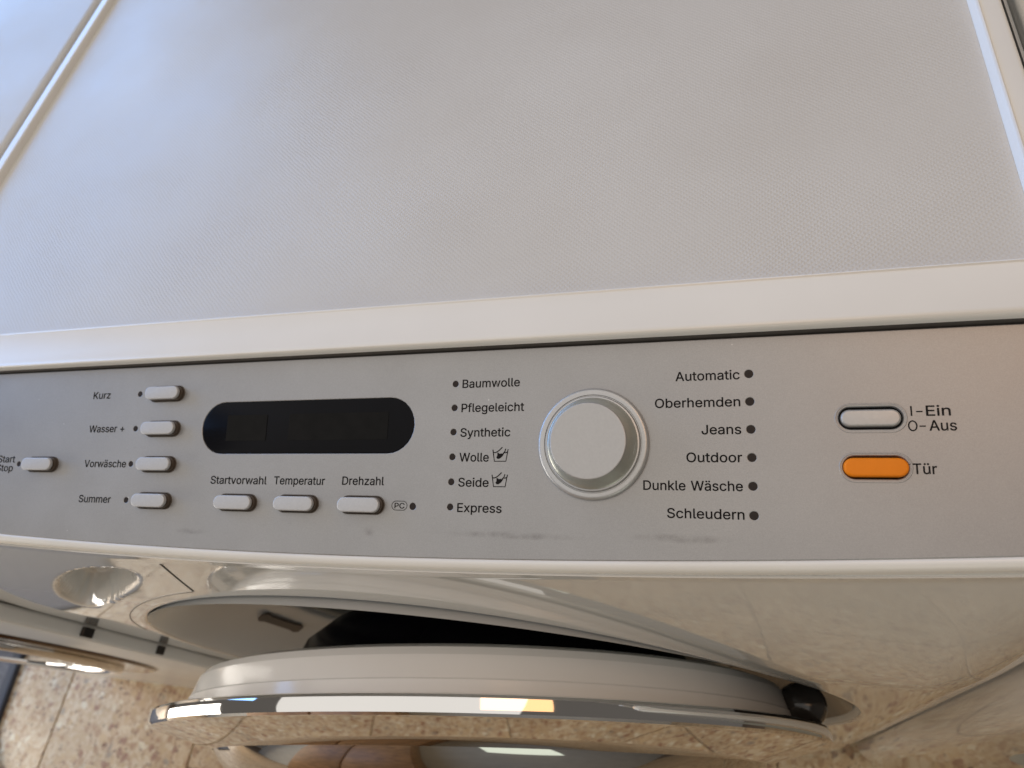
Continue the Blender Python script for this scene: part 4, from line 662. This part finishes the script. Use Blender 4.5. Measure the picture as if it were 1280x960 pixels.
for s, a, b, v, *c in [
    ('Baumwolle', 72.1, 96.6, 11.95), ('Pflegeleicht', 72.1, 98.6, 21.9), ('Synthetic', 72.1, 93.2, 31.9), ('Wolle', 72.1, 84.6, 41.8), ('Seide', 72.1, 84.9, 51.7), ('Express', 72.1, 90.6, 61.6),
    ('Automatic', 156.9, 179.6, 12.0), ('Oberhemden', 149.3, 179.5, 21.9), ('Jeans', 165.8, 179.5, 31.9), ('Outdoor', 160.3, 179.5, 41.9), ('Dunkle Wäsche', 144.8, 179.4, 52.0), ('Schleudern', 153.2, 179.6, 61.8),
    ('Kurz', -123.1, -112.3, 11.45), ('Wasser +', -122.8, -100.9, 28.0), ('Vorwäsche', -122.6, -97.0, 44.8), ('Summer', -122.9, -103.3, 61.5), ('Start', -180.3, -168.5, 42.65), ('Stop', -180.3, -169.1, 47.1),
    ('Startvorwahl', -47.4, -17.7, 51.9), ('Temperatur', -14.0, 11.4, 51.8), ('Drehzahl', 19.7, 39.3, 51.6),
    ('Ein', 237.9, 245.1, 26.45), ('Aus', 238.5, 246.5, 31.4), ('Tür', 232.6, 239.7, 45.65), ('PC', 44.7, 49.2, 60.8, 2.2)]:
    print_text(s, a, b, v, *(c or [3.45]))
def ribbon(name, lines, wd, parent, loc, closed=False):
    V, F = [], []
    for pts, cl in lines:
        n = len(pts); o = len(V)
        for i in range(n):
            a = pts[(i - 1) % n] if (cl or i) else pts[i]; b = pts[(i + 1) % n] if (cl or i < n - 1) else pts[i]
            dx, dy = b[0] - a[0], b[1] - a[1]; l = math.hypot(dx, dy) or 1
            nx, ny = -dy / l * wd / 2, dx / l * wd / 2
            V += [((pts[i][0] + nx) * 1e-3, (pts[i][1] + ny) * 1e-3, 0), ((pts[i][0] - nx) * 1e-3, (pts[i][1] - ny) * 1e-3, 0)]
        for i in range(n if cl else n - 1):
            k = (i + 1) % n
            F.append((o + 2 * i, o + 2 * i + 1, o + 2 * k + 1, o + 2 * k))
    return V, F
def put_print(name, V, F, u, v):
    return link(name, local_mesh(name, V, F), M_print, panel, P(u, v, .00004))
def oval(w_, h_, n=14):
    return [(p[0], p[1]) for p in stadium(w_ / 2 - h_ / 2, h_ / 2, 0, n)]
V, F = ribbon('', [(oval(6.8, 3.6), True)], .26, None, None); put_print('lettering', V, F, 46.9, 59.7)
zero = [(1.2 * math.cos(t), 1.62 * math.sin(t)) for t in [2 * math.pi * i / 28 for i in range(28)]]
V, F = ribbon('', [(zero, True)], .46, None, None); put_print('lettering', V, F, 233.7, 29.75)
V, F = ribbon('', [([(0, 0), (0, 3.35)], False)], .50, None, None); put_print('lettering', V, F, 233.6, 26.45)
for u, v in ((236.0, 25.0), (236.6, 29.9)):
    V, F = ribbon('', [([(-.95, 0), (.95, 0)], False)], .44, None, None); put_print('lettering', V, F, u, v)
# hand-wash tub symbols
tub = [([(0, 4.6), (.75, 0), (5.5, 0), (6.3, 4.7)], False), ([(.2, 3.5), (.9, 3.35), (1.9, 3.75), (2.8, 4.4), (3.9, 5.5)], False), ([(4.5, 3.1), (5.0, 3.9), (5.3, 4.9)], False), ([(4.6, 3.5), (5.3, 3.3), (6.0, 3.6)], False)]
V, F = ribbon('', tub, .42, None, None)
hand = [(1.5, 1.5), (1.9, .95), (2.7, .9), (3.6, 1.5), (4.3, 2.3), (4.75, 3.2), (4.4, 3.5), (3.9, 2.9), (3.5, 3.1), (2.9, 2.9), (2.4, 3.3), (1.8, 3.4), (1.9, 2.8), (1.9, 2.2)]
o = len(V); V += [(x * 1e-3, y * 1e-3, .00001) for x, y in hand]; F.append(tuple(range(o, o + len(hand))))
sym_me = local_mesh('wash_symbol', V, F); sym_me.materials.append(M_print)
for v in (41.7, 51.6): link('wash_symbol', sym_me, None, panel, P(86.2, v, .00004))
V, F = ribbon('', [([(-1.3, -.75), (-.9, -.2), (-.3, .05), (.3, .08)], False)], .22, None, None); put_print('hair', V, F, 232.5, 42.4)
# smudges left on the paint
for u, v, w_, h_ in ((95, 70.0, 62, 3.2), (158, 69.0, 40, 3.6), (-55, 73, 18, 3), (34, 70.0, 6, 5)):
    V, F = [(-w_ * .5e-3, -h_ * .5e-3, 0), (w_ * .5e-3, -h_ * .5e-3, 0), (w_ * .5e-3, h_ * .5e-3, 0), (-w_ * .5e-3, h_ * .5e-3, 0)], [(0, 1, 2, 3)]
    link('smudge', local_mesh('smudge', V, F), M_smudge, panel, P(u, v, .00002))

# ------------------------------------------------------------------ neighbours
ln = empty('laundry_appliance', (-.6, .2, 0)); WORLD[ln.name] = Vector((-.6, .2, 0))
tag(ln, 'white appliance with round chrome door close against the left side of the washing machine', 'appliance')
V, F = rbox(-.899, -.2995, -.092, .52, .012, ZL - .02, .004); mesh_world('cabinet', V, F, M_enamel, ln)
V, F = rbox(-.899, -.2995, -.098, .52, ZL - .0195, ZL + .0005, .006, 4); mesh_world('worktop_plate', V, F, M_decor, ln)
V, F = rbox(-.899, -.2992, -.104, -.0925, .012, ZL - .021, .003, 3); lfront = mesh_world('front_panel', V, F, M_pale, ln)
bead = [(.1725 + .0060 * math.cos(R(t)), .0055 + .0060 * math.sin(R(t))) for t in range(-40, 221, 13)]
VV, FF = lathe([(.1775, .0005)] + bead + [(.165, .0030), (.160, .0050), (.156, .0058), (.154, .0050)], 160, 'Y')
cL = Vector((-.6, -.1030, -.322 + ZL))
VP, FP = lathe([(.211, -.001), (.211, .002), (.2085, .0038), (.150, .0050)], 160, 'Y')
mesh_world('door_plate', [tuple(Vector(p) + cL) for p in VP], FP, M_plate, ln, 30)
ld = mesh_world('door_rim', [tuple(Vector(p) + cL) for p in VV], FF, M_chrome, ln, 30)
VV, FF = lathe([(.1541, .0055), (.150, .0066), (.12, .0085), (.07, .0102), (0, .011)], 128, 'Y')
mesh_world('door_glass', [tuple(Vector(p) + cL) for p in VV], FF, M_darkglass, ld, 60)
for r0, r1, d in ((.1668, .1600, .0052), (.1480, .1435, .0078), (.1300, .1275, .0092)):  # dark and bright rings added as painted reflection streaks on the door
    VV, FF = lathe([(r0, d - .002), (r0, d), (r1, d + .0004), (r1, d - .0016)], 160, 'Y')
    mesh_world('reflection_ring', [tuple(Vector(p) + cL) for p in VV], FF, M_chrome if r0 < .15 else M_blackp, ld, 30)
for z, s in ((-.219, .0055), (-.299, .004)):
    V, F = rbox(-.2993, -.2965, -.1020, -.0950, z - s + ZL, z + s + ZL, .0006, 1)
    mesh_world('side_plug', V, F, M_blackp, ln)

rn = empty('white_cabinet', (.6, .2, 0)); WORLD[rn.name] = Vector((.6, .2, 0))
tag(rn, 'white glossy cabinet with rounded edge beyond the right side of the washing machine', 'cabinet')
V, F = rbox(.3030, .8995, -.096, .52, .012, ZL - .02, .024, 8); mesh_world('cabinet_body', V, F, M_enamel, rn)
V, F = rbox(.2980, .8995, -.07, .52, ZL - .0195, ZL - .0065, .0025, 4); mesh_world('worktop_plate', V, F, M_decor, rn)
VV, FF = lathe([(.235, -.002), (.235, .002), (.230, .004), (.10, .006), (0, .006)], 128, 'Y')
cR = Vector((.602, -.094, -.43 + ZL))
mesh_world('door_glass', [tuple(Vector(p) + cR) for p in VV], FF, M_rubber, rn, 60)

# ------------------------------------------------------------------ the opposite side, seen in the chrome and the dome
M_wall = plain('beige_wall_paint', (0.55, 0.52, 0.43), 0.8, 0.05, 6)
M_wood = plain('brown_wood', (0.36, 0.19, 0.075), 0.4, 0.22, 14)
V, F = rbox(-2.6, 2.6, -2.06, -1.96, 0, 2.5, 0)
tag(mesh_world('wall', V, F, M_wall), 'plain beige wall opposite the machines, seen only mirrored in the chrome door', 'wall')
cb = empty('wooden_cupboard', (-.8, -1.7, 0)); WORLD[cb.name] = Vector((-.8, -1.7, 0))
tag(cb, 'brown wooden cupboard opposite the machines, mirrored in the open door', 'cupboard')
V, F = rbox(-1.35, -.25, -1.95, -1.55, .002, 2.0, .004); mesh_world('carcass', V, F, M_wood, cb)
for x in (-1.34, -.79):
    V, F = rbox(x, x + .53, -1.549, -1.53, .08, 1.97, .003); mesh_world('cupboard_door', V, F, M_wood, cb)

# ------------------------------------------------------------------ mat on the floor
mat = empty('floor_mat', (-1.4, -.3, 0)); WORLD[mat.name] = Vector((-1.4, -.3, 0))
tag(mat, 'dark grey woven mat with blue-grey edge lying on the tiles at far left', 'mat')
outer = [(-1.103, -.06), (-1.09, -.215), (-.95, -.40), (-1.35, -.72), (-1.75, -.30)]
def inset(poly, d):
    c = Vector((sum(p[0] for p in poly) / len(poly), sum(p[1] for p in poly) / len(poly)))
    return [tuple(c + (Vector(p) - c) * (1 - d / (Vector(p) - c).length)) for p in poly]
inn = inset(outer, .03)
V, F = loft([[(x, y, .0005) for x, y in outer], [(x, y, .009) for x, y in inset(outer, .001)], [(x, y, .010) for x, y in inset(outer, .003)], [(x, y, .010) for x, y in inn], [(x, y, .007) for x, y in inn]])
mesh_world('mat_binding', V, F, M_matedge, mat)
V, F = loft([[(x, y, .001) for x, y in inn], [(x, y, .0082) for x, y in inn]], cap1=True)
mesh_world('mat_weave', V, F, M_weave, mat)
